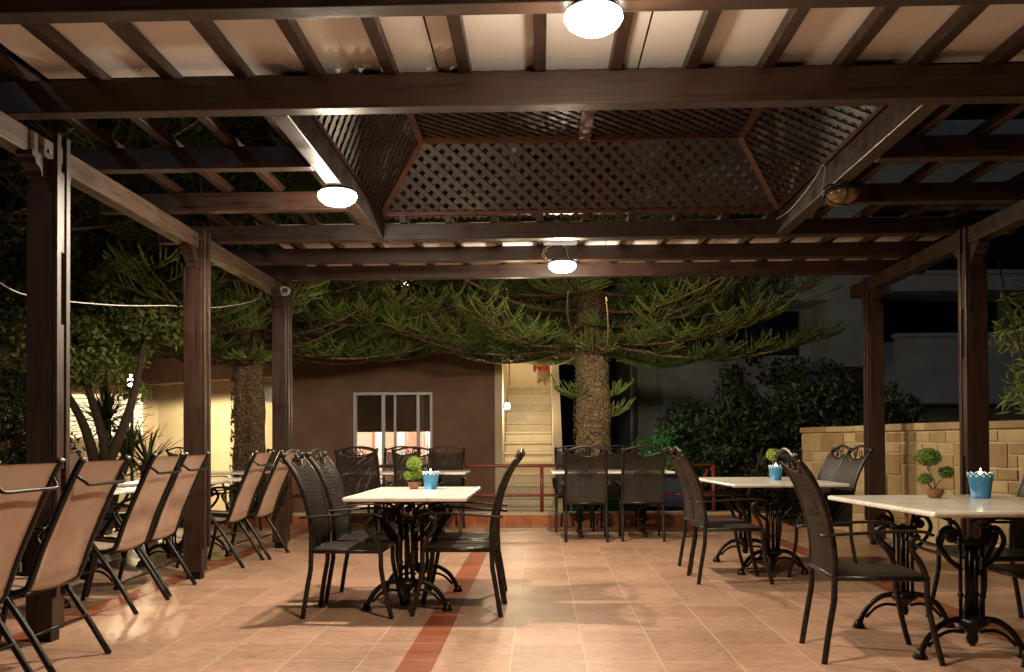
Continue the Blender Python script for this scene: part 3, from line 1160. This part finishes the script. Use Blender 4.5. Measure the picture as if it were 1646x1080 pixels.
# ================================================================== STONE WALL
WA, WBp = Vector((3.42, 11.7, 0)), Vector((5.75, 2.4, 0))
wl = (WBp - WA).length
wdir = (WBp - WA).normalized()
wn = Vector((wdir.y, -wdir.x, 0))
if wn.x > 0: wn = -wn       # faces the terrace
SW = thing('stone_wall', 'waist-high wall of irregular golden stone blocks along the right side of the terrace', 'wall', tuple(WA))
SW['_w'] = list(WA)
m = MB()
def wbox(m, s0, s1, d0, d1, z0, z1, col=None):
    vs = [WA + wdir * s + wn * d + Vector((0, 0, z)) for z in (z0, z1) for d in (d0, d1) for s in (s0, s1)]
    m.add(vs, [(0, 2, 3, 1), (4, 5, 7, 6), (0, 1, 5, 4), (2, 6, 7, 3), (0, 4, 6, 2), (1, 3, 7, 5)], col)
wbox(m, 0, wl, -.3, 0, 0, 1.19)
m.build('core', MORTAR, SW)
cell = .118
nx, nz = int(wl / cell), 10
occ = [[0] * nz for _ in range(nx)]
m = MB()
for i in range(nx):
    for j in range(nz):
        if occ[i][j]: continue
        bw, bh = random.choice([(1, 2), (2, 1), (2, 2), (2, 3), (3, 2), (3, 3), (4, 2), (2, 4), (1, 1), (3, 1), (4, 3)])
        while True:
            ok = i + bw <= nx and j + bh <= nz and all(not occ[a][b] for a in range(i, i + bw) for b in range(j, j + bh))
            if ok: break
            if bw > bh: bw -= 1
            elif bh > 1: bh -= 1
            elif bw > 1: bw -= 1
            else: break
        for a in range(i, i + bw):
            for b in range(j, j + bh): occ[a][b] = 1
        g = .008
        s0_, s1_, z0_, z1_ = i * cell + g, (i + bw) * cell - g, j * 1.18 / nz + g, (j + bh) * 1.18 / nz - g
        dd = .012 + random.random() * .014
        e = .012
        jt = lambda: random.uniform(-.006, .006)
        P = [(s0_ + jt(), z0_ + jt()), (s1_ + jt(), z0_ + jt()), (s1_ + jt(), z1_ + jt()), (s0_ + jt(), z1_ + jt())]
        cs, cz = sum(p_[0] for p_ in P) / 4, sum(p_[1] for p_ in P) / 4
        vs = [WA + wdir * a + wn * .001 + Vector((0, 0, b)) for a, b in P]
        vs += [WA + wdir * a + wn * (dd * .75) + Vector((0, 0, b)) for a, b in P]
        vs += [WA + wdir * (a + (e if a < cs else -e)) + wn * dd + Vector((0, 0, b + (e if b < cz else -e))) for a, b in P]
        fs = [(8, 9, 10, 11)]
        for q in range(4):
            r_ = (q + 1) % 4
            fs += [(q, r_, r_ + 4, q + 4), (q + 4, r_ + 4, r_ + 8, q + 8)]
        m.add(vs, fs, random.random())
m.build('stone_facing', STONE, SW, col=True)
s = 0
m = MB()
while s < wl:
    L_ = random.uniform(.5, .8)
    wbox(m, s, min(wl, s + L_) - .006, -.33, .045, 1.192, 1.262 + random.uniform(-.004, .006), random.random())
    s += L_
m.build('coping', STONE, SW, col=True, bevel=.008)

# ================================================================== HOUSE
HY = 14.3
HS = thing('house', 'two-storey brown rendered house behind the terrace with a glass sliding door', 'house', (0, 0, 0))
m = MB()
wx0, wx1, wz1 = -3.03, -1.73, 1.92
m.box(-4.0, wx0, HY, HY + .25, -.1, 7)
m.box(wx1, -.70, HY, HY + .25, -.1, 7)
m.box(wx0, wx1, HY, HY + .25, wz1, 7)
m.box(-4.0, -3.75, HY + .25, HY + 6, -.1, 7)
m.box(-4.0, -.7, HY + 6, HY + 6.2, -.1, 7)
m.build('wall', HOUSE, HS)
m = MB(); m.box(-.698, -.60, HY + .02, HY + 6, -.1, 7)
m.box(-.72, -.60, HY - .06, HY + .018, -.1, 7)
m.build('side_wall', ANNEX, HS)
m = MB(); m.box(-4.3, -.4, HY - .4, HY + 6.5, 7.0, 7.2); m.build('roof', PALE, HS)
m = MB(); m.box(wx0 - .06, wx1 + .06, HY - .05, HY - .002, -.02, .03); m.build('door_sill', STEP, HS)
# sliding door
m = MB()
fr_ = .05
m.box(wx0, wx0 + fr_, HY + .06, HY + .14, 0, wz1)
m.box(wx1 - fr_, wx1, HY + .06, HY + .14, 0, wz1)
m.box(wx0 + fr_, wx1 - fr_, HY + .06, HY + .14, wz1 - fr_, wz1)
m.box(wx0 + fr_, wx1 - fr_, HY + .06, HY + .14, 0, .06)
for xx, wdt in ((wx0 + .46, .055), (wx0 + .66, .035), (wx1 - .27, .05)):
    m.box(xx, xx + wdt, HY + .075, HY + .125, .062, wz1 - fr_ - .002)
door = m.build('sliding_door', WHITE, HS)
m = MB(); m.box(wx0 + fr_, wx1 - fr_, HY + .095, HY + .101, .06, wz1 - fr_); m.build('pane', GLASS, door)
m = MB(); m.box(wx1 - .10, wx1 - .085, HY + .03, HY + .058, .9, 1.06); m.build('handle', ALU, door)
m = MB(); m.box(wx0 + .02, wx1 - .02, HY + .19, HY + .2, 1.27, wz1); m.build('roller_blind', BLIND, HS)
# lit room
m = MB()
m.box(-3.7, -.75, HY + 3, HY + 3.1, -.05, 2.6)
m.box(-3.72, -3.70, HY + .3, HY + 3, -.05, 2.6)
m.box(-.75, -.73, HY + .3, HY + 3, -.05, 2.6)
m.box(-3.7, -.75, HY + .26, HY + 3, 2.58, 2.6)
m.box(-3.7, -.75, HY + .26, HY + 3, -.05, -.02)
m.build('room', PINK, HS)
for x0_, x1_, yy in ((-2.9, -2.77, 1.3), (-2.5, -2.38, 1.25), (-2.02, -1.93, 1.3)):
    m = MB(); m.box(x0_, x1_, HY + yy, HY + yy + .04, 0, 2.4); m.build('curtain', CURT, HS)
for x0_, x1_, yy in ((-2.98, -2.93, 1.35), (-2.37, -2.32, 1.35), (-2.12, -2.07, 1.5)):
    m = MB(); m.box(x0_, x1_, HY + yy, HY + yy + .05, 0, 2.4); m.build('door_frame', REDP, HS)
m = MB(); m.lathe([(.0005, 0), (.16, .01), (.17, .05), (.0005, .06)], 24, (-2.3, HY + 1.0, 2.5)); rl = m.build('room_lamp', ROOML, HS, True)
point('room_bulb', (-2.4, HY + .9, 2.3), 330, (1, .88, .76), HS, .12)
# upper storey bits seen through the needles
m = MB(); m.box(-4.2, -.5, HY - .9, HY - .002, 3.0, 3.14); m.build('balcony_slab', ANNEXB, HS)
m = MB()
m.box(-3.2, -1.6, HY + .0 - .03, HY - .003, 3.2, 5.2); m.build('shutter', BLIND, HS)
wlp = thing('wall_lamp', 'small wall lamp glowing behind the needles above the glass door', 'lamp', (-2.16, HY - .08, 3.62), 0, 'outdoor wall lamps')
m = MB(); m.lathe([(.0005, -.07), (.05, -.05), (.06, 0), (.05, .05), (.0005, .07)], 14); m.build('globe', GLOW, wlp, True)
m = MB(); m.box(-.03, .03, .045, .078, -.03, .03); m.build('bracket', BLACK, wlp)
point('bulb', (0, -.12, 0), 4, (1, .75, .4), wlp, .05)

# staircase
ST = thing('staircase', 'narrow flight of pale stone steps rising beside the brown house', 'stairs', (0, 0, 0))
for k in range(13):
    m = MB()
    y = 13.7 + k * .245
    m.box(-.592, .2, y, 13.7 + 13 * .245 + .8, -.1 + k * .172 + (.002 if k else 0), .07 + k * .172 - .035)
    m.box(-.596, .204, y - .035, y + .27, .07 + k * .172 - .033, .07 + k * .172)
    m.build('step', STEP if k % 2 else STEP2, ST)
m = MB()
vs = []
for x in (.206, .34):
    vs += [(x, 13.6, -.1), (x, 17.8, -.1), (x, 17.8, 3.1), (x, 17.0, 3.1), (x, 13.6, 1.0)]
m.add(vs, [(0, 1, 2, 3, 4), (9, 8, 7, 6, 5), (0, 5, 6, 1), (1, 6, 7, 2), (2, 7, 8, 3), (3, 8, 9, 4), (4, 9, 5, 0)])
m.build('parapet', ANNEX, ST)
m = MB(); m.box(-.59, .2, 17.75, 17.9, 2.0, 2.9); m.build('landing_wall', ANNEX, ST)
m = MB()
m.tube([(-.3, 17.6, 3.1), (.2, 17.6, 3.1)], .025, 8); m.tube([(-.59, 17.6, 2.95), (.3, 17.6, 2.95)], .02, 8)
m.build('handrail', MAROON, ST, True)
m = MB()
vs = []
for i in range(13):
    for j in range(2):
        vs.append((-.12 + i * .035, 17.45 + .03 * math.sin(i * 1.7), 2.92 - j * (.42 + .05 * math.sin(i * 2.3))))
m.add(vs, [(2 * i, 2 * i + 1, 2 * i + 3, 2 * i + 2) for i in range(12)])
o = m.build('hanging_cloth', REDF)
so = o.modifiers.new('thick', 'SOLIDIFY'); so.thickness = .008
tag(o, 'red cloth hung over the rail at the top of the stairs', 'cloth')
wlp = thing('wall_lamp', 'lit wall lamp on the house corner beside the stairs', 'lamp', (-.53, 14.45, 1.68), 0, 'outdoor wall lamps')
m = MB(); m.lathe([(.0005, -.06), (.04, -.045), (.045, 0), (.035, .05), (.0005, .06)], 14); m.build('globe', GLOW, wlp, True)
m = MB(); m.box(-.068, -.04, -.03, .03, -.03, .03); m.build('bracket', BLACK, wlp)
point('bulb', (.14, -.1, .05), 40, (1, .80, .5), wlp, .05)
wlp = thing('wall_lamp', 'added wall lamp high on the house side wall, brightening the stairs', 'lamp', (-.53, 16.4, 3.3), 0, 'outdoor wall lamps')  # added fill light for the landing, given a lamp housing
m = MB(); m.lathe([(.0005, -.06), (.04, -.045), (.045, 0), (.035, .05), (.0005, .06)], 14); m.build('globe', GLOW, wlp, True)
m = MB(); m.box(-.068, -.04, -.03, .03, -.03, .03); m.build('bracket', BLACK, wlp)
point('bulb', (.12, 0, 0), 60, (1, .82, .54), wlp, .05)

# annex on the left
AX = thing('annex', 'low cream rendered annex with lit louvred windows on the left, behind the spiky plant', 'house', (0, 0, 0))
A0, A1 = Vector((-7.3, 16.8, 0)), Vector((-4.02, 14.6, 0))
ad_ = (A1 - A0).normalized(); an = Vector((ad_.y, -ad_.x, 0))
def abox(m, s0, s1, d0, d1, z0, z1):
    vs = [A0 + ad_ * s + an * d + Vector((0, 0, z)) for z in (z0, z1) for d in (d0, d1) for s in (s0, s1)]
    m.add(vs, [(0, 2, 3, 1), (4, 5, 7, 6), (0, 1, 5, 4), (2, 6, 7, 3), (0, 4, 6, 2), (1, 3, 7, 5)])
al = (A1 - A0).length
m = MB(); abox(m, 0, al, -.25, 0, -.1, 2.2); m.build('wall', ANNEX, AX)
m = MB(); abox(m, -.2, al, -.25, .38, 2.2, 3.3); m.build('upper_wall', ANNEXB, AX)
m = MB(); m.box(-13, -7.25, 16.8, 17.05, -.1, 2.2); m.build('front_wall', ANNEX, AX)
m = MB(); m.box(-13, -7.25, 16.5, 17.05, 2.2, 3.0); m.build('fascia', ANNEXB, AX)
for (x0_, x1_, z0_, z1_) in ((-9.0, -8.45, 1.2, 2.05), (-8.2, -7.6, 1.25, 2.05)):
    m = MB(); m.box(x0_, x1_, 16.765, 16.795, z0_, z1_); wq = m.build('window', WINL, AX)
    m = MB()
    z = z0_
    while z < z1_:
        m.box(x0_ - .03, x1_ + .03, 16.73, 16.76, z, z + .012); z += .085
    m.build('louvres', ANNEXB, wq)
lp = thing('garden_lantern', 'bright garden lantern on a post half hidden by spiky leaves before the cream annex', 'lamp', (-6.6, 14.2, -.12))
m = MB(); m.lathe([(.06, 0), (.06, .03), (.025, .05), (.025, 1.9), (.05, 2.11)], 14); m.build('pole', BLACK, lp, True)
m = MB(); m.lathe([(.04, 2.12), (.06, 2.16), (.07, 2.24), (.06, 2.32), (.04, 2.34)], 18); m.build('globe', GLOW, lp, True)
m = MB(); m.lathe([(.1, 2.341), (.09, 2.36), (.0005, 2.40)], 18); m.build('cap', BLACK, lp, True)
point('bulb', (0, 0, 2.08), 900, (1, .78, .45), lp, .1, 180)
m = MB(); m.tube([(-4.28, 14.6, -.1), (-4.28, 14.6, 2.6)], .035, 8)
tag(m.build('drain_pipe', BLACK, None, True), 'dark drain pipe at the corner between the annex and the brown house', 'pipe')
m = MB(); m.box(-4.75, -4.45, 14.66, 14.72, 1.78, 2.12); m.box(-4.70, -4.66, 14.62, 14.66, 1.82, 2.08)
mb_ = m.build('meter_box', PALE, bevel=.01)
tag(mb_, 'small pale meter box high on the annex wall beside the left trunk', 'box')

# low wall and lit window, far left
m = MB(); m.box(-12, -7.6, 13.4, 13.6, -.1, 1.25)
tag(m.build('garden_wall', ANNEXB), 'low tan garden wall at the far left behind the shrubs', 'wall')

# ================================================================== FAR BUILDING
FB = thing('apartment_building', 'pale unlit concrete building with deep balconies beyond the garden on the right', 'building', (0, 0, 0))
FY = 22
m = MB()
m.box(2.4, 24, FY + 1.6, FY + 6, -.1, 9.5)
m.build('wall', PALE, FB)
for z0_, z1_, x0_, x1_ in ((4.55, 5.12, 2.9, 7.1), (2.0, 3.62, 8.75, 14.5), (4.75, 5.15, 8.7, 14.5), (1.9, 3.1, 2.9, 6.5), (7.2, 7.9, 2.9, 14.5)):
    m = MB(); m.box(x0_, x1_, FY, FY + .2, z0_, z1_); m.box(x0_ + .002, x1_ - .002, FY + .2, FY + 1.6, z0_ + .01, z0_ + .2)
    bb = m.build('balcony', PALE, FB)
    m = MB(); m.box(x0_ - .05, x1_ + .05, FY - .06, FY + .26, z1_, z1_ + .09); m.build('ledge', PALE, bb)
m = MB(); m.box(7.12, 8.1, FY - .1, FY + 1.6, 2.9, 9.4); m.build('pier', PALE, FB)
m = MB(); m.box(2.45, 3.2, FY + .3, FY + 1.6, -.1, 9.4); m.build('pier', PALE, FB)
m = MB(); m.box(4.4, 4.6, FY + .3, FY + .5, -.1, 4.5); m.build('column', PALE, FB)
for x0_, x1_, z0_, z1_ in ((3.5, 6.8, 3.3, 4.5), (8.9, 11.9, 3.7, 4.72), (12.2, 14.4, 3.7, 4.7), (3.5, 6.8, 5.4, 7.1), (8.9, 14, 5.4, 7.1)):
    m = MB(); m.box(x0_, x1_, FY + 1.55, FY + 1.598, z0_, z1_); m.build('window', NAVY, FB)

# ================================================================== FOLIAGE
def araucaria(label, base, r0, H, whorls, name='araucaria_tree', seed=1, dense=True, keep=0):
    rg = random.Random(seed)
    T = thing(name, label, 'tree', base)
    m = MB()
    pts, rs = [], []
    nn = 40
    for i in range(nn):
        z = -.15 + (H + .15) * i / (nn - 1)
        pts.append((.03 * math.sin(z * 1.1), .03 * math.cos(z * .9), z))
        rs.append(r0 * (1 - .62 * max(0, z) / H) * (1 + .04 * math.sin(z * 9) + rg.uniform(-.015, .015)) * (1.12 if z < .3 else 1))
    m.tube(pts, rs, 28)
    # scaly bark: small raised flakes
    for _ in range(1400):
        z = rg.uniform(0, min(H, 4))
        a = rg.uniform(0, 2 * PI)
        rr = r0 * (1 - .62 * z / H) * 1.0
        c = Vector((rr * math.cos(a), rr * math.sin(a), z))
        tv = Vector((-math.sin(a), math.cos(a), 0))
        nv = Vector((math.cos(a), math.sin(a), 0))
        w_, h_ = rg.uniform(.015, .04), rg.uniform(.008, .02)
        m.add([c - tv * w_ - Vector((0, 0, h_)), c + tv * w_ - Vector((0, 0, h_)), c + tv * w_ * .7 + nv * .018 + Vector((0, 0, h_)), c - tv * w_ * .7 + nv * .018 + Vector((0, 0, h_))], [(0, 1, 2, 3)])
    m.build('trunk', BARK, T, True)
    wood_ = MB()
    V, F, Cc = [], [], []
    def needle_rope(P, sz, shade):
        # P list of points; feathery rope of needles
        for i in range(len(P) - 1):
            a, b = P[i], P[i + 1]
            d = (b - a)
            ln = d.length
            d = d / ln
            s1 = d.orthogonal().normalized()
            s2 = d.cross(s1)
            ph = rg.uniform(0, 6)
            k = 5
            for j in range(k):
                an_ = ph + 2 * PI * j / k
                o_ = s1 * math.cos(an_) + s2 * math.sin(an_)
                q = a + d * ln * (j / k)
                tp = q + o_ * sz + d * (ln * .9 + sz * .8)
                sd_ = d.cross(o_) * sz * .45
                n0 = len(V)
                V.extend([tuple(q - sd_), tuple(q + sd_), tuple(tp)])
                F.append((n0, n0 + 1, n0 + 2))
                Cc.append(min(1, max(0, shade + rg.uniform(-.25, .25))))
    for (z, nb, ln0, elev, a0) in whorls:
        for b in range(nb):
            a = a0 + 2 * PI * b / nb + rg.uniform(-.25, .25)
            ln = ln0 * rg.uniform(.6, 1.12)
            elev_ = elev + rg.uniform(-.04, .08)
            dirv = Vector((math.cos(a), math.sin(a), 0))
            sidev = Vector((-math.sin(a), math.cos(a), 0))
            bend = rg.uniform(-.45, .45)
            n = max(8, int(ln / .11))
            P = []
            for i in range(n + 1):
                t_ = i / n
                P.append(Vector((0, 0, z)) + dirv * ln * t_ + sidev * bend * t_ * t_ * ln * .6 + Vector((0, 0, ln * (elev_ * t_ - .07 * math.sin(t_ * PI) + .04 * t_ ** 3))))
            wood_.tube(P, [.026 * (1 - .8 * i / n) + .004 for i in range(n + 1)], 5)
            shade_b = rg.uniform(.05, .85)
            if rg.random() < .1: continue
            if z < keep and abs(math.atan2(math.sin(a + PI / 2), math.cos(a + PI / 2))) < .62 and ln0 > 1: continue
            step = 2 if dense else 3
            for i in range(2, n + 1, step):
                t_ = i / n
                if t_ < .16: continue
                dd = (P[i] - P[i - 1]).normalized()
                for sg in (-1, 1):
                    if rg.random() < .1: continue
                    sl = min(.62, .2 * ln) * math.sin(min(1, t_ * .82 + .14) * PI) ** .7 * rg.uniform(.55, 1.15) + .12
                    sv = (sidev * sg * rg.uniform(.8, 1.1) + dd * rg.uniform(.3, .9)).normalized()
                    tw = Vector((-sv.y, sv.x, 0)).normalized()
                    droop = rg.uniform(-.18, .06)
                    S = [P[i] + sv * sl * u / 6 + Vector((0, 0, sl * (droop * (u / 6) + .22 * (u / 6) ** 2))) for u in range(7)]
                    wood_.tube(S, .005, 4)
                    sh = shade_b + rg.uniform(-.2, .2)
                    ns = max(3, int(sl / .06))
                    for q_ in range(1, ns + 1):
                        u = q_ / ns
                        k0 = min(5, int(u * 6 - 1e-6))
                        p0 = S[k0].lerp(S[k0 + 1], u * 6 - k0)
                        for s2_ in (-1, 1):
                            if rg.random() < .08: continue
                            rl_ = .27 * (1 - .4 * u) * rg.uniform(.6, 1.15)
                            rv = (tw * s2_ * rg.uniform(.5, 1) + sv * rg.uniform(.5, 1.0)).normalized()
                            upw = rg.uniform(.15, 1.15)
                            Q = [p0 + rv * rl_ * c_ / 4 + Vector((0, 0, rl_ * upw * (c_ / 4) ** 1.6)) for c_ in range(5)]
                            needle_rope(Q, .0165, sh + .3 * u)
            dd = (P[-1] - P[-2]).normalized()
            Q = [P[-1] + dd * .28 * k_ / 5 + Vector((0, 0, .1 * (k_ / 5) ** 2)) for k_ in range(6)]
            needle_rope(Q, .028, .8)
    cr = MB()
    cr.v, cr.f, cr.c = V, F, Cc
    wood_.build('branches', BARK, T, True)
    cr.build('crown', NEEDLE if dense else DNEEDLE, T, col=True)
    return T


araucaria('tall araucaria tree with a thick scaly trunk and tiered needle branches, right of the stairs', (.74, 12.75, 0), .275, 9,
          [(1.45, 1, .32, .0, .1), (1.72, 2, .34, .0, .2), (2.4, 3, 1.0, -.02, 2.6), (2.55, 8, 3.7, -.03, .05), (2.78, 8, 3.2, -.03, .45), (3.0, 8, 3.5, -.01, .2), (3.25, 8, 3.3, .0, .6), (3.6, 7, 3.0, .03, .2),
           (4.1, 6, 2.7, .14, .2), (4.8, 6, 2.5, .16, .5), (5.6, 6, 2.2, .18, .1), (6.5, 5, 1.8, .2, .3), (7.5, 5, 1.2, .25, .3)], seed=3, keep=3.2)
araucaria('leaning rough araucaria trunk with drooping needle crown on the left, before the cream wall', (-4.02, 12.1, 0), .235, 8,
          [(2.35, 6, .75, -.25, .9), (2.5, 7, 2.6, -.08, -.1), (2.7, 9, 3.7, -.06, .0), (2.95, 9, 3.4, -.05, .3), (3.2, 7, 3.4, -.02, .4), (3.6, 6, 3.0, .04, .15), (3.8, 7, 2.7, .1, .2), (4.5, 6, 2.5, .12, .5), (5.3, 6, 2.3, .14, .2), (6.2, 5, 1.9, .2, .2)], seed=5)
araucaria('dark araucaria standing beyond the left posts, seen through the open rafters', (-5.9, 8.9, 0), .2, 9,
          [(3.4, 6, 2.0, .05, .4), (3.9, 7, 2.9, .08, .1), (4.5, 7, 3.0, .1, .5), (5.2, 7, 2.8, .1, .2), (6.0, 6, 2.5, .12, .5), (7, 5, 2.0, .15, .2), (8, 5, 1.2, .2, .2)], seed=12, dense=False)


def leafy(name, label, base, clumps, n, size, mt, trunks=None, cat='tree', aspect=.42, group=None, shell=.1):
    T = thing(name, label, cat, base, 0, group)
    m = MB()
    for tr_ in (trunks or [[(0, 0, -.12), (0, 0, clumps[0][2])]]):
        pp = catmull(tr_, 4)
        r_ = .05 if not trunks else trunks_r
        m.tube(pp, [r_ * (1 - .6 * i / (len(pp) - 1)) for i in range(len(pp))], 7)
    m.build('trunk', BARKD, T, True)
    leaf_cloud(n, [c[:3] for c in clumps], [(c[3], c[3], c[3] * c[4]) for c in clumps], size, aspect, shell).build('crown', mt, T, col=True)
    return T


def clumpset(n, cx, cy, cz, rx, ry, rz_, r=.3, seed=0):
    rg = random.Random(seed)
    out = []
    for _ in range(n):
        while True:
            a, b, c = rg.uniform(-1, 1), rg.uniform(-1, 1), rg.uniform(-1, 1)
            if a * a + b * b + c * c < 1: break
        out.append((cx + a * rx, cy + b * ry, cz + c * rz_, r * rg.uniform(.6, 1.3), rg.uniform(.6, .9)))
    return out


trunks_r = .07
leafy('ficus_tree', 'olive green small-leaved tree behind the near left post, lit from the terrace', (-5.0, 9.9, 0),
      clumpset(60, 0, 0, 2.45, 1.05, .8, .95, .27, 2), 15000, .078, LEAF,
      [[(0, 0, -.12), (.1, 0, .9), (-.1, 0, 1.7), (-.3, 0, 2.4)], [(.05, 0, .7), (.35, .05, 1.5), (.55, 0, 2.3)], [(0, 0, .8), (-.2, 0, 1.4), (-.7, .1, 2.1)]])
leafy('garden_shrub', 'dark leafy shrub at the far left edge below the leafy tree', (-5.55, 9.2, 0),
      clumpset(26, 0, 0, 1.15, .6, .4, .95, .28, 61), 4200, .07, DLEAF, [[(0, 0, -.12), (.1, 0, .5), (0, 0, 1.6)]], 'shrub')
trunks_r = .1
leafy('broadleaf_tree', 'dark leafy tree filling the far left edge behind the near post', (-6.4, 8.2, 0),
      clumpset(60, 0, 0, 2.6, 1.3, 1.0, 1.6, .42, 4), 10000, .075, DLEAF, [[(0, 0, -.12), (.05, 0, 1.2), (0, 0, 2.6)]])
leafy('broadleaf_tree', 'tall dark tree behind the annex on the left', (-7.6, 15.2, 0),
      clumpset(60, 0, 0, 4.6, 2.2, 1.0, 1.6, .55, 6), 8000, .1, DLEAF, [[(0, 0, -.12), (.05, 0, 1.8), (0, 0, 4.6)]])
hs = [((2.15, 13.9), 1.35, .55, 'broad dark shrub right of the green-lit bush'),
      ((3.0, 13.1), 1.75, .8, 'tall dark shrub in the middle of the hedge right of the araucaria trunk'),
      ((3.95, 13.0), 1.85, .8, 'tallest dark shrub in front of the far concrete building'),
      ((4.95, 12.9), 1.75, .75, 'dark rounded shrub ending the hedge on the right, behind the stone wall'),
      ((3.5, 14.6), 2.3, .9, 'dark shrub behind the hedge row, showing above it')]
trunks_r = .035
for i, ((x, y), h, r, lb) in enumerate(hs):
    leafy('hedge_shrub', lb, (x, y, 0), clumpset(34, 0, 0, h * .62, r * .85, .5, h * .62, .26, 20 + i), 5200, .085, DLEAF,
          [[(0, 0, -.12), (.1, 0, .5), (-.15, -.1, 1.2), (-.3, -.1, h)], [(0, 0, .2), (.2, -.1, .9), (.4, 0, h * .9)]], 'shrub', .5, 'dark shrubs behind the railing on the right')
leafy('garden_bush', 'small bush lit bright green beside the araucaria trunk', (1.78, 13.5, 0),
      clumpset(16, 0, 0, .95, .26, .2, .38, .17, 30), 2400, .06, BLEAF, [[(0, 0, -.12), (.03, 0, .5), (0, 0, 1.0)]], 'shrub')
gl_ = thing('garden_spotlight', 'small green garden spotlight hidden at the foot of the green-lit bush', 'lamp', (1.62, 12.75, 0))
m = MB(); m.lathe([(.0005, 0), (.03, 0), (.012, .02), (.012, .1), (.03, .11), (.045, .18), (.04, .18)], 14); m.build('housing', BLACK, gl_, True)
m = MB(); m.lathe([(.0005, .176), (.038, .176)], 14); m.build('lens', emis('green_lens', (.1, 1, .4), 4), gl_)
point('bulb', (0, 0, .3), 26, (.12, 1, .45), gl_, .03, 70, (R(125), 0, R(-15)))
# oleander beyond the right wall
trunks_r = .018
leafy('oleander', 'thin-leaved oleander with a few pink flowers rising behind the stone wall at the right edge', (5.25, 9.2, 0),
      clumpset(30, 0, 0, 2.05, .5, .4, .75, .2, 40), 2200, .13, LEAF,
      [[(0, 0, -.12), (-.1, 0, 1.2), (-.25, 0, 2.6), (-.3, 0, 3.2)], [(0, 0, .2), (.1, 0, 1.4), (0, 0, 3.1)], [(0, 0, .2), (-.2, -.1, 1.2), (-.5, -.1, 2.3), (-.62, -.1, 2.9)], [(0, 0, .4), (.2, 0, 1.6), (.3, 0, 2.7)]], 'shrub', .16)


def yucca(label, base, heads, seed):
    rg = random.Random(seed)
    T = thing('yucca_plant', label, 'plant', base, 0, 'spiky yuccas beyond the left posts')
    m = MB()
    for (x, y, z, L_, n) in heads:
        m.tube(catmull([(0, 0, -.12), (x * .4, y * .4, z * .5), (x, y, z)], 5), .07, 9)
    m.build('trunk', BARKD, T, True)
    m = MB()
    for (x, y, z, L_, n) in heads:
        for i in range(n):
            a = rg.uniform(0, 2 * PI)
            el = rg.uniform(-.6, 1.45)
            d = Vector((math.cos(a) * math.cos(el), math.sin(a) * math.cos(el), math.sin(el)))
            sd_ = Vector((-math.sin(a), math.cos(a), 0)) * .024
            ln = L_ * rg.uniform(.7, 1.1)
            b = Vector((x, y, z + rg.uniform(-.2, .05)))
            vs = []
            for k_ in range(6):
                u = k_ / 5
                p_ = b + d * ln * u + Vector((0, 0, -.14 * ln * u * u))
                wv_ = sd_ * (1 - u) ** .6 * (1 if k_ else .7)
                vs += [p_ - wv_, p_ + Vector((0, 0, -.006)), p_ + wv_]
            fs = []
            for k_ in range(5):
                for q in (0, 1):
                    fs.append((3 * k_ + q, 3 * k_ + q + 1, 3 * k_ + q + 4, 3 * k_ + q + 3))
            m.add(vs, fs, rg.random())
    m.build('leaves', YLEAF, T, col=True)
    return T


yucca('tall spiky yucca with a dark trunk in front of the bright annex lamp', (-5.6, 11.3, 0), [(0, 0, 1.45, .62, 110), (.35, -.1, 1.0, .55, 70)], 1)
yucca('low spiky yucca with long sword leaves against the cream wall', (-4.75, 10.6, 0), [(0, 0, .85, .62, 60)], 2)
leafy('potted_shrub', 'small bright green shrub between the near left post and the tan chair', (-5.55, 9.6, 0),
      clumpset(8, 0, 0, .75, .15, .15, .18, .12, 50), 900, .04, BLEAF, [[(0, 0, 0), (.02, 0, .4), (0, 0, .8)]], 'shrub')
